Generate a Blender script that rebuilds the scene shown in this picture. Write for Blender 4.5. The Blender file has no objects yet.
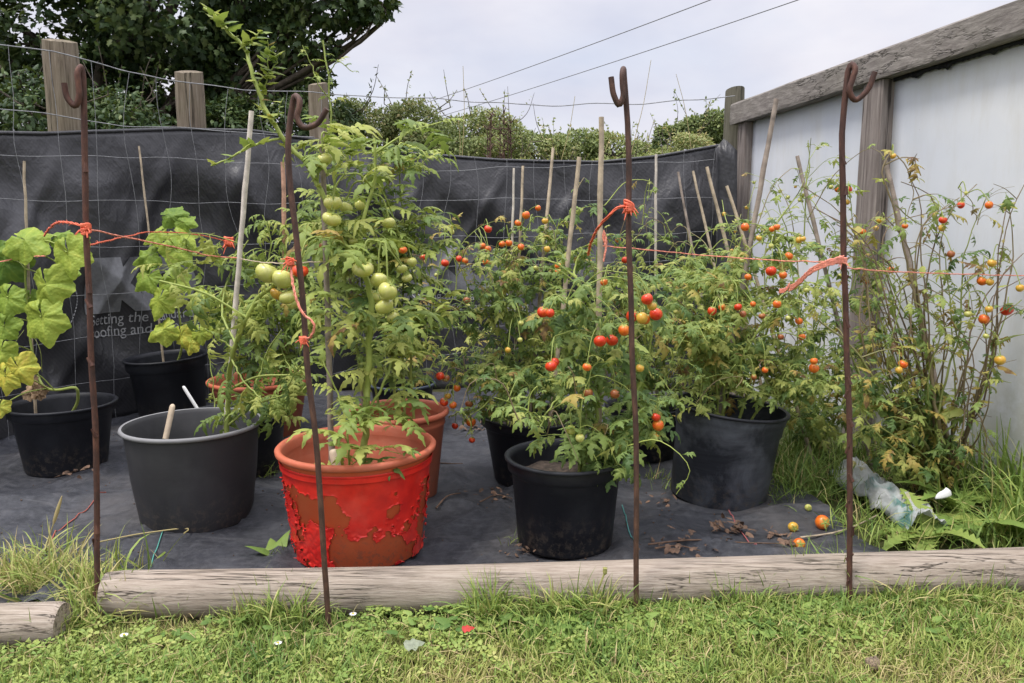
import bpy, bmesh, math, random
import numpy as np
from mathutils import Vector, noise as mnoise

# ------------------------------------------------------------------ camera, world, sun, exposure
C = bpy.context.scene
random.seed(7)
rng = np.random.default_rng(7)
H, PITCH, FPX, CX, CY = 0.9, math.radians(8.0), 760.0, 512.0, 341.5
cam_d = bpy.data.cameras.new('camera')
cam = bpy.data.objects.new('camera', cam_d)
C.collection.objects.link(cam)
cam.location = (0, 0, H)
cam.rotation_euler = (math.pi / 2 - PITCH, 0, 0)
cam_d.sensor_width = 36.0
cam_d.lens = FPX / 1024 * 36
cam_d.clip_start = 0.05
cam_d.clip_end = 2000
C.camera = cam
C.view_settings.view_transform = 'Standard'
C.view_settings.look = 'None'
C.view_settings.gamma = 1
C.view_settings.exposure = 0.84

SUN_EL, SUN_AZ = math.radians(66), math.radians(-122)   # azimuth from +Y, clockwise seen from above: behind the camera, to its side
sun_d = bpy.data.lights.new('sun', 'SUN')
sun_d.energy = 1.5
sun_d.angle = math.radians(14)
sun_d.color = (1.0, 0.95, 0.87)
sun = bpy.data.objects.new('sun', sun_d)
C.collection.objects.link(sun)
_sd = Vector((math.sin(SUN_AZ) * math.cos(SUN_EL), math.cos(SUN_AZ) * math.cos(SUN_EL), math.sin(SUN_EL)))
sun.rotation_euler = _sd.to_track_quat('Z', 'Y').to_euler()


class NT:
    """short node-tree writer"""
    def __init__(s, nt):
        s.nt = nt
        nt.nodes.clear()

    def n(s, typ, props=None, **ins):
        nd = s.nt.nodes.new(typ)
        for k, v in (props or {}).items():
            setattr(nd, k, v)
        for k, v in ins.items():
            key = int(k[1:]) if k[0] == 'i' and k[1:].isdigit() else k.replace('_', ' ')
            sock = nd.inputs[key]
            if isinstance(v, bpy.types.NodeSocket):
                s.nt.links.new(v, sock)
            else:
                sock.default_value = v
        return nd

    def link(s, a, b):
        s.nt.links.new(a, b)

    def ramp(s, fac, stops, interp='LINEAR'):
        nd = s.nt.nodes.new('ShaderNodeValToRGB')
        nd.color_ramp.interpolation = interp
        el = nd.color_ramp.elements
        while len(el) < len(stops):
            el.new(0.5)
        for e, (p, c) in zip(el, stops):
            e.position = p
            e.color = c if len(c) == 4 else (*c, 1)
        s.link(fac, nd.inputs[0])
        return nd.outputs[0]

    def math(s, op, a, b=0.0, clamp=False):
        return s.n('ShaderNodeMath', {'operation': op, 'use_clamp': clamp}, i0=a, i1=b).outputs[0]

    def mix(s, fac, a, b, blend='MIX'):
        nd = s.nt.nodes.new('ShaderNodeMix')
        nd.data_type = 'RGBA'
        nd.blend_type = blend
        for i, v in ((0, fac), (6, a), (7, b)):
            if isinstance(v, bpy.types.NodeSocket):
                s.link(v, nd.inputs[i])
            else:
                nd.inputs[i].default_value = v if i == 0 else (*v[:3], 1)
        return nd.outputs[2]

    def coords(s, scale=(1, 1, 1), kind='Object'):
        tc = s.n('ShaderNodeTexCoord')
        mp = s.n('ShaderNodeMapping', Vector=tc.outputs[kind])
        mp.inputs['Scale'].default_value = scale
        return mp.outputs[0]

    def noise(s, vec, scale, detail=4, rough=0.55, dist=0.0):
        return s.n('ShaderNodeTexNoise', Vector=vec, Scale=scale, Detail=detail, Roughness=rough, Distortion=dist).outputs[0]

    def bump(s, height, strength=0.3, dist=0.01):
        return s.n('ShaderNodeBump', Height=height, Strength=strength, Distance=dist).outputs[0]

    def out(s, shader):
        o = s.n('ShaderNodeOutputMaterial')
        s.link(shader, o.inputs[0])


# world: Nishita sky under a thin, pale, slightly lilac cloud layer
wd = bpy.data.worlds.new('World')
C.world = wd
wd.use_nodes = True
w = NT(wd.node_tree)
sky = w.n('ShaderNodeTexSky', {'sky_type': 'NISHITA', 'sun_disc': False, 'sun_elevation': SUN_EL, 'sun_rotation': SUN_AZ})
tc = w.n('ShaderNodeTexCoord')
sep = w.n('ShaderNodeSeparateXYZ', Vector=tc.outputs['Generated'])
zz = w.math('ADD', w.math('MAXIMUM', sep.outputs[2], 0.0), 0.35)
flat = w.n('ShaderNodeCombineXYZ', X=w.math('DIVIDE', sep.outputs[0], zz), Y=w.math('DIVIDE', sep.outputs[1], zz), Z=0.3)
cn = w.noise(flat.outputs[0], 1.25, 6, 0.5, 0.4)
cover = w.ramp(cn, [(0.30, (0.72,) * 3), (0.52, (1.0,) * 3)])
c2 = w.noise(flat.outputs[0], 2.1, 5, 0.55, 0.2)
tone = w.ramp(c2, [(0.3, (4.1, 4.1, 4.75)), (0.68, (5.15, 5.1, 5.5))])
up = w.ramp(sep.outputs[2], [(0.0, (0.95,) * 3), (0.35, (1.0,) * 3), (0.9, (3.1,) * 3)])
cloud = w.mix(1.0, tone, up, 'MULTIPLY')
col = w.mix(cover, sky.outputs[0], cloud)
bg = w.n('ShaderNodeBackground', Color=col, Strength=0.1)
wo = w.n('ShaderNodeOutputWorld')
w.link(bg.outputs[0], wo.inputs[0])

# ------------------------------------------------------------------ helpers
sP, cP = math.sin(PITCH), math.cos(PITCH)


def at(px, py, Y):
    """the place at ground distance Y that the photograph shows at a pixel"""
    a, b = (px - CX) / FPX, (CY - py) / FPX
    dy, dz = cP + b * sP, -sP + b * cP
    t = Y / dy
    return np.array((a * t, Y, H + dz * t))


def on_ground(px, py, z=0.0):
    a, b = (px - CX) / FPX, (CY - py) / FPX
    dy, dz = cP + b * sP, -sP + b * cP
    t = (z - H) / dz
    return np.array((a * t, dy * t, z))


def project(p):
    x, y, z = p[0], p[1], p[2] - H
    d = y * cP - z * sP
    return CX + FPX * x / d, CY - FPX * (y * sP + z * cP) / d


COL = C.collection
WORLD_LOC = {}


def tag(o, label=None, cat=None, group=None, kind=None):
    if label: o['label'] = label
    if cat: o['category'] = cat
    if group: o['group'] = group
    if kind: o['kind'] = kind
    return o


def thing(name, loc, label, cat, group=None):
    o = bpy.data.objects.new(name, None)
    COL.objects.link(o)
    o.location = loc
    o.empty_display_size = 0.1
    WORLD_LOC[o.name] = np.array(loc, float)
    return tag(o, label, cat, group)


def link_mesh(name, me, parent=None, loc=None):
    o = bpy.data.objects.new(name, me)
    COL.objects.link(o)
    pl = np.zeros(3)
    if parent is not None:
        o.parent = parent
        pl = WORLD_LOC[parent.name]
    loc = np.array(loc, float) if loc is not None else pl
    o.location = loc - pl
    WORLD_LOC[o.name] = loc
    return o


class MB:
    """collects quads in world space and links them as one mesh object"""
    def __init__(s):
        s.V, s.F, s.T, s.n = [], [], [], 0

    def add(s, V, F, t=0.5):
        V = np.asarray(V, float).reshape(-1, 3)
        F = np.asarray(F, int).reshape(-1, 4)
        s.V.append(V)
        s.F.append(F + s.n)
        s.T.append(np.broadcast_to(np.asarray(t, float), (len(V),)).copy())
        s.n += len(V)

    def scatter(s, temps, P, D, Nn, S, T):
        """copies of random templates at P, x axis along D, z axis near Nn"""
        P, D, Nn = (np.asarray(a, float).reshape(-1, 3) for a in (P, D, Nn))
        if not len(P):
            return
        S = np.broadcast_to(np.asarray(S, float), (len(P),))
        T = np.broadcast_to(np.asarray(T, float), (len(P),))
        D = D / (np.linalg.norm(D, axis=1, keepdims=True) + 1e-9)
        sd = np.cross(Nn, D)
        sd /= np.linalg.norm(sd, axis=1, keepdims=True) + 1e-9
        nn = np.cross(D, sd)
        which = rng.integers(0, len(temps), len(P))
        for k, (tv, tf) in enumerate(temps):
            m = which == k
            q = int(m.sum())
            if not q:
                continue
            R = np.stack([D[m], sd[m], nn[m]], axis=2)
            V = np.einsum('nij,vj->nvi', R, tv) * S[m][:, None, None] + P[m][:, None, :]
            F = tf[None] + (np.arange(q) * len(tv))[:, None, None]
            s.add(V.reshape(-1, 3), F.reshape(-1, 4), np.repeat(T[m], len(tv)))

    def tube(s, pts, rad, sides=6, t=0.5, cap=True, flatten=1.0):
        pts = np.asarray(pts, float)
        n = len(pts)
        rad = np.broadcast_to(np.asarray(rad, float), (n,))
        tan = np.gradient(pts, axis=0)
        tan /= np.linalg.norm(tan, axis=1, keepdims=True) + 1e-12
        a = np.array((0.13, -0.97, 0.21)) if abs(tan[0][1]) < 0.8 else np.array((0.97, 0.1, 0.2))
        u = np.cross(tan[0], a)
        u /= np.linalg.norm(u)
        ang = np.linspace(0, 2 * math.pi, sides, endpoint=False)
        V = []
        for i in range(n):
            u = u - tan[i] * np.dot(u, tan[i])
            u /= np.linalg.norm(u) + 1e-12
            v = np.cross(tan[i], u)
            V.append(pts[i] + rad[i] * (np.outer(np.cos(ang), u) + flatten * np.outer(np.sin(ang), v)))
        V = np.concatenate(V)
        i = np.arange(n - 1)[:, None] * sides
        j = np.arange(sides)[None]
        j2 = (j + 1) % sides
        F = np.stack([i + j, i + j2, i + sides + j2, i + sides + j], -1).reshape(-1, 4)
        s.add(V, F, t)
        if cap and sides >= 4:
            for base, flip in ((0, True), ((n - 1) * sides, False)):
                q = [[0, k, k + 1, min(k + 2, sides - 1)] for k in range(1, sides - 1, 2)]
                q = [r for r in q if r[2] != r[3]] + [[r[0], r[1], r[2], r[2]] for r in q if r[2] == r[3]]
                q = [r for r in q if len(set(r)) == 4]
                if sides % 2 == 0:
                    ring = np.arange(sides)
                    q = [[ring[0], ring[k], ring[k + 1], ring[k + 2]] for k in range(1, sides - 2, 2)]
                f = np.array(q)
                if flip:
                    f = f[:, ::-1]
                s.add(V[base:base + sides], f, t)

    def box(s, c, size, ax=None, t=0.5):
        c = np.asarray(c, float)
        R = np.eye(3) if ax is None else np.asarray(ax, float)   # rows: the box's own axes
        h = np.asarray(size, float) / 2
        v = np.array([[x, y, z] for x in (-1, 1) for y in (-1, 1) for z in (-1, 1)], float) * h
        f = [[0, 1, 3, 2], [4, 6, 7, 5], [0, 4, 5, 1], [2, 3, 7, 6], [0, 2, 6, 4], [1, 5, 7, 3]]
        s.add(c + v @ R, f, t)

    def lathe(s, prof, c, sides=48, t=0.5, M=None):
        """prof: (radius, z) pairs"""
        ang = np.linspace(0, 2 * math.pi, sides, endpoint=False)
        V = np.concatenate([np.stack([r * np.cos(ang), r * np.sin(ang), np.full(sides, z)], 1) for r, z in prof])
        if M is not None:
            V = V @ np.asarray(M).T
        i = np.arange(len(prof) - 1)[:, None] * sides
        j = np.arange(sides)[None]
        j2 = (j + 1) % sides
        F = np.stack([i + j, i + j2, i + sides + j2, i + sides + j], -1).reshape(-1, 4)
        s.add(V + np.asarray(c, float), F, t)

    def mesh(s, name, origin=(0, 0, 0), smooth=True, mat=None):
        V = np.concatenate(s.V) - np.asarray(origin, float)
        F = np.concatenate(s.F)
        T = np.concatenate(s.T)
        me = bpy.data.meshes.new(name)
        me.vertices.add(len(V))
        me.vertices.foreach_set('co', V.astype(np.float32).ravel())
        me.loops.add(F.size)
        me.loops.foreach_set('vertex_index', F.astype(np.int32).ravel())
        me.polygons.add(len(F))
        me.polygons.foreach_set('loop_start', np.arange(0, F.size, 4, dtype=np.int32))
        me.polygons.foreach_set('use_smooth', np.full(len(F), smooth, dtype=bool))
        me.update(calc_edges=True)
        at_ = me.attributes.new('tint', 'FLOAT', 'POINT')
        at_.data.foreach_set('value', T.astype(np.float32))
        if mat: me.materials.append(mat)
        return me

    def build(s, name, mat, parent=None, origin=None, smooth=True):
        V = np.concatenate(s.V)
        if origin is None:
            origin = WORLD_LOC[parent.name] if parent is not None else np.array((V[:, 0].mean(), V[:, 1].mean(), V[:, 2].min()))
        return link_mesh(name, s.mesh(name, origin, smooth, mat), parent, origin)


def bevel(o, width, seg=2):
    m = o.modifiers.new('bevel', 'BEVEL')
    m.width = width
    m.segments = seg
    m.limit_method = 'ANGLE'
    return o


def spline(pts, n):
    """Catmull-Rom through pts, n samples"""
    P = np.asarray(pts, float)
    if len(P) == 2:
        return P[0] + (P[1] - P[0]) * np.linspace(0, 1, n)[:, None]
    seg = np.linalg.norm(np.diff(P, axis=0), axis=1) + 1e-9
    dirs = np.diff(P, axis=0) / seg[:, None]
    tan = np.empty_like(P)
    tan[0], tan[-1] = dirs[0], dirs[-1]
    for i in range(1, len(P) - 1):
        tan[i] = (dirs[i - 1] * seg[i] + dirs[i] * seg[i - 1]) / (seg[i - 1] + seg[i])
    cum = np.concatenate([[0], np.cumsum(seg)])
    out = []
    for d in np.linspace(0, cum[-1], n):
        i = min(max(np.searchsorted(cum, d, side='right') - 1, 0), len(P) - 2)
        L = seg[i]
        t = (d - cum[i]) / L
        out.append((2 * t ** 3 - 3 * t * t + 1) * P[i] + (t ** 3 - 2 * t * t + t) * L * tan[i] + (3 * t * t - 2 * t ** 3) * P[i + 1] + (t ** 3 - t * t) * L * tan[i + 1])
    return np.array(out)


def nz(x, y=0.0, z=0.0):
    return mnoise.noise((x, y, z))


# ------------------------------------------------------------------ materials
def material(name):
    m = bpy.data.materials.new(name)
    m.use_nodes = True
    return m, NT(m.node_tree)


def pbsdf(t, color, rough=0.6, normal=None, **kw):
    b = t.n('ShaderNodeBsdfPrincipled', Base_Color=color if isinstance(color, bpy.types.NodeSocket) else (*color[:3], 1), Roughness=rough, **kw)
    if normal is not None:
        t.link(normal, b.inputs['Normal'])
    return b.outputs[0]


def leaf_mat(name, stops, translucent=0.35, rough=0.5, pucker=0.0):
    m, t = material(name)
    a = t.n('ShaderNodeAttribute', {'attribute_name': 'tint'})
    v = t.coords()
    nn = t.noise(v, 38.0, 3)
    fac = t.math('ADD', a.outputs['Fac'], t.math('MULTIPLY', t.math('SUBTRACT', nn, 0.5), 0.28), True)
    col = t.ramp(fac, stops)
    nrm = None
    if pucker:
        vo = t.n('ShaderNodeTexVoronoi', Vector=v, Scale=95.0).outputs[0]
        nrm = t.bump(t.math('ADD', vo, t.noise(v, 60, 4)), pucker, 0.006)
    p = pbsdf(t, col, rough, nrm, Specular_IOR_Level=0.3)
    tr = t.n('ShaderNodeBsdfTranslucent', Color=t.mix(0.35, col, (0.30, 0.36, 0.04)))
    mx = t.n('ShaderNodeMixShader', i0=translucent, i1=p, i2=tr.outputs[0])
    t.out(mx.outputs[0])
    return m


def plain_mat(name, color, rough=0.5, var=0.15, scale=12.0, bumpy=0.0, metallic=0.0, spec=0.5, detail=4):
    m, t = material(name)
    v = t.coords()
    nn = t.noise(v, scale, detail, 0.6)
    d = tuple(max(0, c * (1 - 1.6 * var)) for c in color)
    l = tuple(min(1, c * (1 + 1.6 * var)) for c in color)
    col = t.ramp(nn, [(0.3, d), (0.7, l)])
    t.out(pbsdf(t, col, rough, t.bump(nn, bumpy, 0.004) if bumpy else None, Metallic=metallic, Specular_IOR_Level=spec))
    return m


def wood_mat(name, dark, mid, light, along='x', fine=1.0, crack=0.6, green=0.0):
    """weathered wood, grain along one of the object's own axes"""
    m, t = material(name)
    st = {'x': (1.2, 26, 26), 'y': (26, 1.2, 26), 'z': (26, 26, 1.2)}[along]
    st = tuple(a * fine for a in st)
    v = t.coords(st)
    g = t.noise(v, 3.4, 8, 0.72, 0.25)
    kn = t.n('ShaderNodeTexVoronoi', Vector=t.coords(tuple(3.2 if x_ < 6 else 5.5 for x_ in st)), Scale=1.0).outputs[0]
    kn = t.ramp(kn, [(0.03, (1,) * 3), (0.075, (0,) * 3)])
    blot = t.noise(t.coords(), 6.0, 5, 0.6)
    col = t.ramp(g, [(0.30, dark), (0.48, mid), (0.68, light)])
    col = t.mix(t.math('MULTIPLY', blot, 0.55), col, tuple(0.62 * c for c in mid))
    st2 = tuple(a * 0.8 for a in st)
    cr = t.noise(t.coords(tuple(x_ * (0.16 if x_ < 6 else 0.36) for x_ in st)), 1.5, 5, 0.62, 0.12)
    crk = t.ramp(cr, [(0.487, (0,) * 3), (0.498, (1,) * 3), (0.502, (1,) * 3), (0.513, (0,) * 3)])
    bl2 = t.ramp(t.noise(t.coords(), 2.6, 2), [(0.42, (0,) * 3), (0.55, (1,) * 3)])
    ck = t.math('MULTIPLY', crk, bl2)
    col = t.mix(t.math('MULTIPLY', ck, crack), col, tuple(0.12 * c for c in mid))
    if green:
        gm = t.ramp(t.noise(t.coords(), 4.3, 5, 0.7), [(0.45, (0,) * 3), (0.7, (1,) * 3)])
        col = t.mix(t.math('MULTIPLY', gm, green), col, (0.16, 0.17, 0.08))
    col = t.mix(t.math('MULTIPLY', kn, 0.75), col, tuple(0.25 * c for c in mid))
    hgt = t.math('SUBTRACT', g, t.math('MULTIPLY', ck, 1.5))
    t.out(pbsdf(t, col, 0.85, t.bump(hgt, 0.7, 0.004), Specular_IOR_Level=0.2))
    return m


M = {}
M['tom'] = leaf_mat('tomato_leaf', [(0.0, (0.045, 0.10, 0.028)), (0.35, (0.14, 0.215, 0.055)), (0.62, (0.29, 0.375, 0.085)), (0.84, (0.45, 0.475, 0.12)), (0.94, (0.46, 0.34, 0.09)), (1.0, (0.18, 0.10, 0.05))])
M['cherry'] = leaf_mat('cherry_leaf', [(0.0, (0.042, 0.095, 0.032)), (0.35, (0.12, 0.20, 0.06)), (0.62, (0.255, 0.345, 0.09)), (0.84, (0.43, 0.45, 0.12)), (0.94, (0.46, 0.34, 0.09)), (1.0, (0.18, 0.10, 0.05))])
M['cuc'] = leaf_mat('cucumber_leaf', [(0.0, (0.08, 0.17, 0.03)), (0.4, (0.25, 0.36, 0.05)), (0.65, (0.44, 0.52, 0.08)), (0.85, (0.64, 0.55, 0.08)), (1.0, (0.33, 0.20, 0.09))], 0.3, 0.55, 0.35)
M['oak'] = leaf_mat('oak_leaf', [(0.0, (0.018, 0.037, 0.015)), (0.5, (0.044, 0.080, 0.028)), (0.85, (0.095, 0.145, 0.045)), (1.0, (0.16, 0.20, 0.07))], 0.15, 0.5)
M['hedge'] = leaf_mat('hedge_leaf', [(0.0, (0.07, 0.115, 0.04)), (0.5, (0.21, 0.26, 0.09)), (0.85, (0.34, 0.38, 0.15)), (1.0, (0.46, 0.39, 0.18))], 0.3, 0.6)
M['grass'] = leaf_mat('grass_blade', [(0.0, (0.52, 0.42, 0.21)), (0.22, (0.48, 0.45, 0.17)), (0.42, (0.34, 0.40, 0.10)), (0.7, (0.20, 0.30, 0.065)), (1.0, (0.08, 0.16, 0.035))], 0.2, 0.55)
M['stem'] = leaf_mat('green_stem', [(0.0, (0.10, 0.16, 0.03)), (0.2, (0.38, 0.45, 0.11)), (0.45, (0.26, 0.32, 0.08)), (0.7, (0.27, 0.22, 0.12)), (1.0, (0.21, 0.15, 0.10))], 0.05, 0.5)
M['log'] = wood_mat('log_wood', (0.18, 0.14, 0.108), (0.385, 0.32, 0.26), (0.55, 0.475, 0.40), 'x', 2.2, 0.95, 0.12)
M['post'] = wood_mat('post_wood', (0.09, 0.068, 0.048), (0.21, 0.17, 0.125), (0.33, 0.28, 0.22), 'z', 1.3, 0.95, 0.2)
M['postgreen'] = wood_mat('mossy_post_wood', (0.075, 0.07, 0.05), (0.15, 0.14, 0.105), (0.22, 0.205, 0.16), 'z', 1.0, 0.7, 0.25)
M['beam'] = wood_mat('beam_wood', (0.14, 0.12, 0.11), (0.25, 0.225, 0.205), (0.42, 0.385, 0.35), 'y', 0.8, 0.8, 0.1)
M['framepost'] = wood_mat('frame_post_wood', (0.11, 0.09, 0.08), (0.24, 0.205, 0.185), (0.39, 0.345, 0.315), 'z', 0.8, 0.8)
M['bark'] = plain_mat('bark', (0.10, 0.08, 0.06), 0.9, 0.3, 20, 0.6)
M['cane'] = plain_mat('bamboo', (0.42, 0.34, 0.24), 0.6, 0.25, 25, 0.2)
M['canepale'] = plain_mat('pale_bamboo', (0.58, 0.52, 0.45), 0.6, 0.2, 25, 0.2)
M['canered'] = plain_mat('reddish_bamboo', (0.42, 0.24, 0.16), 0.6, 0.25, 25, 0.2)
M['canegrey'] = plain_mat('grey_bamboo', (0.27, 0.22, 0.18), 0.7, 0.3, 25, 0.3)
M['wire'] = plain_mat('galvanised_wire', (0.25, 0.255, 0.26), 0.5, 0.2, 40, 0, 0.2)
M['twine'] = plain_mat('orange_twine', (0.80, 0.155, 0.075), 0.6, 0.15, 90, 0.5)
M['twinepale'] = plain_mat('faded_twine', (0.82, 0.29, 0.20), 0.6, 0.15, 90, 0.5)
M['soil'] = plain_mat('potting_soil', (0.055, 0.04, 0.03), 0.95, 0.45, 60, 0.9)
M['stick'] = plain_mat('pale_stick', (0.62, 0.50, 0.36), 0.6, 0.12, 30)
M['deadleaf'] = plain_mat('dead_leaf', (0.14, 0.085, 0.055), 0.85, 0.4, 40, 0.5)
M['cable'] = plain_mat('cable', (0.22, 0.22, 0.24), 0.5)
M['white'] = plain_mat('white_petal', (0.80, 0.80, 0.78), 0.6, 0.05)
M['yellow'] = plain_mat('yellow_centre', (0.70, 0.48, 0.05), 0.7, 0.1)
M['print'] = plain_mat('grey_print', (0.155, 0.158, 0.167), 0.6, 0.12, 60)
M['printlight'] = plain_mat('light_grey_print', (0.30, 0.305, 0.31), 0.6, 0.15, 80)

# rusty iron
m, t = material('rusty_iron')
v = t.coords((1, 1, 0.35))
n1 = t.noise(v, 60, 6, 0.7)
n2 = t.noise(v, 9, 3, 0.5)
col = t.ramp(n1, [(0.28, (0.035, 0.02, 0.016)), (0.5, (0.10, 0.042, 0.028)), (0.72, (0.20, 0.085, 0.05))])
col = t.mix(t.math('MULTIPLY', n2, 0.5), col, (0.05, 0.032, 0.03))
t.out(pbsdf(t, col, 0.75, t.bump(n1, 0.6, 0.003), Metallic=0.15))
M['rust'] = m
m, t = material('dark_rusty_iron')
v = t.coords((1, 1, 0.35))
n1 = t.noise(v, 60, 6, 0.7)
col = t.ramp(n1, [(0.28, (0.035, 0.022, 0.018)), (0.5, (0.085, 0.044, 0.032)), (0.72, (0.17, 0.085, 0.055))])
t.out(pbsdf(t, col, 0.65, t.bump(n1, 0.5, 0.003), Metallic=0.2))
M['rustdark'] = m


def pot_mat(name, base, dusty, amount, rough=0.42):
    m, t = material(name)
    v = t.coords()
    n1 = t.noise(v, 7, 6, 0.65, 0.6)
    sc = t.noise(t.coords((3, 3, 40)), 2.0, 4, 0.7)
    fine = t.noise(v, 120, 2)
    f = t.ramp(n1, [(0.45, (0,) * 3), (0.78, (1,) * 3)])
    f = t.math('MULTIPLY', t.math('ADD', f, t.math('MULTIPLY', sc, 0.35)), amount, True)
    col = t.mix(f, base, dusty)
    lowz = t.n('ShaderNodeSeparateXYZ', Vector=v).outputs[2]
    spl = t.math('MULTIPLY', t.ramp(t.noise(v, 45, 5, 0.75), [(0.50, (0,) * 3), (0.62, (1,) * 3)]), t.ramp(lowz, [(0.0, (0.7,) * 3), (0.13, (0.0,) * 3)]))
    col = t.mix(spl, col, (0.13, 0.105, 0.08))
    r = t.math('ADD', rough, t.math('MULTIPLY', f, 0.4))
    b = t.n('ShaderNodeBsdfPrincipled', Base_Color=col, Roughness=r, Normal=t.bump(fine, 0.12, 0.002), Specular_IOR_Level=0.32)
    t.out(b.outputs[0])
    return m


M['black'] = pot_mat('black_plastic', (0.007, 0.008, 0.012), (0.055, 0.058, 0.066), 0.34)
M['blackscuff'] = pot_mat('scuffed_black_plastic', (0.009, 0.011, 0.016), (0.22, 0.24, 0.275), 0.62, 0.5)
M['grey'] = pot_mat('grey_plastic', (0.032, 0.032, 0.035), (0.10, 0.10, 0.10), 0.3, 0.5)
M['greyrim'] = pot_mat('grey_rim', (0.20, 0.20, 0.205), (0.32, 0.32, 0.32), 0.5, 0.5)
M['bluegrey'] = pot_mat('dark_blue_rim', (0.05, 0.065, 0.09), (0.12, 0.14, 0.17), 0.4, 0.5)
M['terra'] = pot_mat('terracotta_plastic', (0.40, 0.10, 0.052), (0.48, 0.22, 0.15), 0.5, 0.5)
M['terrarim'] = pot_mat('terracotta_rim', (0.50, 0.115, 0.055), (0.56, 0.24, 0.16), 0.6, 0.5)
M['terrabare'] = pot_mat('bare_terracotta', (0.60, 0.105, 0.036), (0.62, 0.19, 0.075), 0.5, 0.45)
m, t = material('red_gloss_paint')
n1 = t.noise(t.coords(), 22, 4)
fd = t.ramp(t.noise(t.coords(), 8, 5, 0.7), [(0.5, (0,) * 3), (0.75, (0.5,) * 3)])
t.out(pbsdf(t, t.mix(fd, t.ramp(n1, [(0.3, (0.50, 0.012, 0.010)), (0.7, (0.74, 0.026, 0.016))]), (0.62, 0.10, 0.07)), 0.36, t.bump(n1, 0.12, 0.003)))
M['paint'] = m

# roofing membrane (fence) and woven ground sheet
m, t = material('black_membrane')
v = t.coords()
n1 = t.noise(v, 2.3, 5, 0.6)
dia = t.n('ShaderNodeTexWave', {'wave_type': 'BANDS', 'bands_direction': 'DIAGONAL'}, Vector=v, Scale=26.0, Distortion=0.6, Detail=1.0)
n3 = t.noise(v, 55, 3)
col = t.ramp(n1, [(0.3, (0.024, 0.024, 0.027)), (0.7, (0.045, 0.045, 0.049))])
col = t.mix(t.math('MULTIPLY', dia.outputs[0], 0.16), col, (0.08, 0.08, 0.085))
t.out(pbsdf(t, col, 0.42, t.bump(t.math('SUBTRACT', t.math('ADD', t.math('MULTIPLY', n3, 0.05), t.math('MULTIPLY', dia.outputs[0], 0.005)), t.math('ADD', t.math('ABSOLUTE', t.math('SUBTRACT', t.noise(t.coords((1.0, 1.0, 0.55)), 3.2, 3, 0.5, 0.8), 0.5)), t.math('MULTIPLY', t.math('ABSOLUTE', t.math('SUBTRACT', t.noise(t.coords((1.4, 1.4, 0.8)), 7.5, 3, 0.5, 0.6), 0.5)), 0.5))), 0.55, 0.05)))
M['membrane'] = m
m, t = material('woven_ground_sheet')
v = t.coords()
n1 = t.noise(v, 1.9, 6, 0.65, 0.5)
n2 = t.noise(v, 14, 6, 0.7)
wv = t.n('ShaderNodeTexWave', {'bands_direction': 'X'}, Vector=v, Scale=150.0, Distortion=1.0)
wv2 = t.n('ShaderNodeTexWave', {'bands_direction': 'Y'}, Vector=v, Scale=150.0, Distortion=1.0)
weave = t.math('ADD', wv.outputs[0], wv2.outputs[0])
col = t.ramp(n2, [(0.25, (0.014, 0.016, 0.021)), (0.5, (0.026, 0.028, 0.036)), (0.75, (0.056, 0.060, 0.072))])
n4 = t.noise(v, 48, 5, 0.75)
col = t.mix(t.ramp(n4, [(0.45, (0,) * 3), (0.72, (0.75,) * 3)]), col, (0.085, 0.088, 0.098))
stk = t.noise(t.coords((2.5, 16, 4)), 2.0, 5, 0.7, 0.8)
col = t.mix(t.ramp(stk, [(0.52, (0,) * 3), (0.75, (0.6,) * 3)]), col, (0.12, 0.12, 0.128))
dust = t.ramp(n1, [(0.5, (0,) * 3), (0.74, (1,) * 3)])
col = t.mix(t.math('MULTIPLY', dust, 0.4), col, (0.17, 0.15, 0.135))
t.out(pbsdf(t, col, 0.52, t.bump(t.math('ADD', t.math('MULTIPLY', weave, 0.35), n2), 0.45, 0.005), Specular_IOR_Level=0.5))
M['sheet'] = m

# pale wall panel with stains
m, t = material('white_panel')
v = t.coords()
n1 = t.noise(v, 1.7, 5, 0.6, 0.5)
n2 = t.noise(t.coords((1, 1, 0.25)), 9, 5, 0.7)
spots = t.ramp(t.noise(v, 30, 4, 0.7), [(0.70, (0,) * 3), (0.78, (1,) * 3)])
col = t.ramp(n1, [(0.3, (0.66, 0.69, 0.73)), (0.7, (0.77, 0.78, 0.79))])
col = t.mix(t.ramp(n2, [(0.45, (0,) * 3), (0.80, (0.6,) * 3)]), col, (0.56, 0.54, 0.47))
low = t.n('ShaderNodeSeparateXYZ', Vector=t.coords()).outputs[2]
spl = t.math('MULTIPLY', t.ramp(t.noise(v, 6, 6, 0.75), [(0.42, (0,) * 3), (0.6, (1,) * 3)]), t.ramp(low, [(0.05, (0.9,) * 3), (0.6, (0.0,) * 3)]))
col = t.mix(spl, col, (0.36, 0.36, 0.25))
pat = t.ramp(t.noise(v, 0.9, 3, 0.5, 1.5), [(0.44, (0,) * 3), (0.60, (0.5,) * 3)])
col = t.mix(pat, col, (0.56, 0.60, 0.68))
col = t.mix(t.math('MULTIPLY', spots, 0.3), col, (0.25, 0.23, 0.2))
t.out(pbsdf(t, col, 0.5, t.bump(n1, 0.1, 0.01)))
M['panel'] = m

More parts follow.
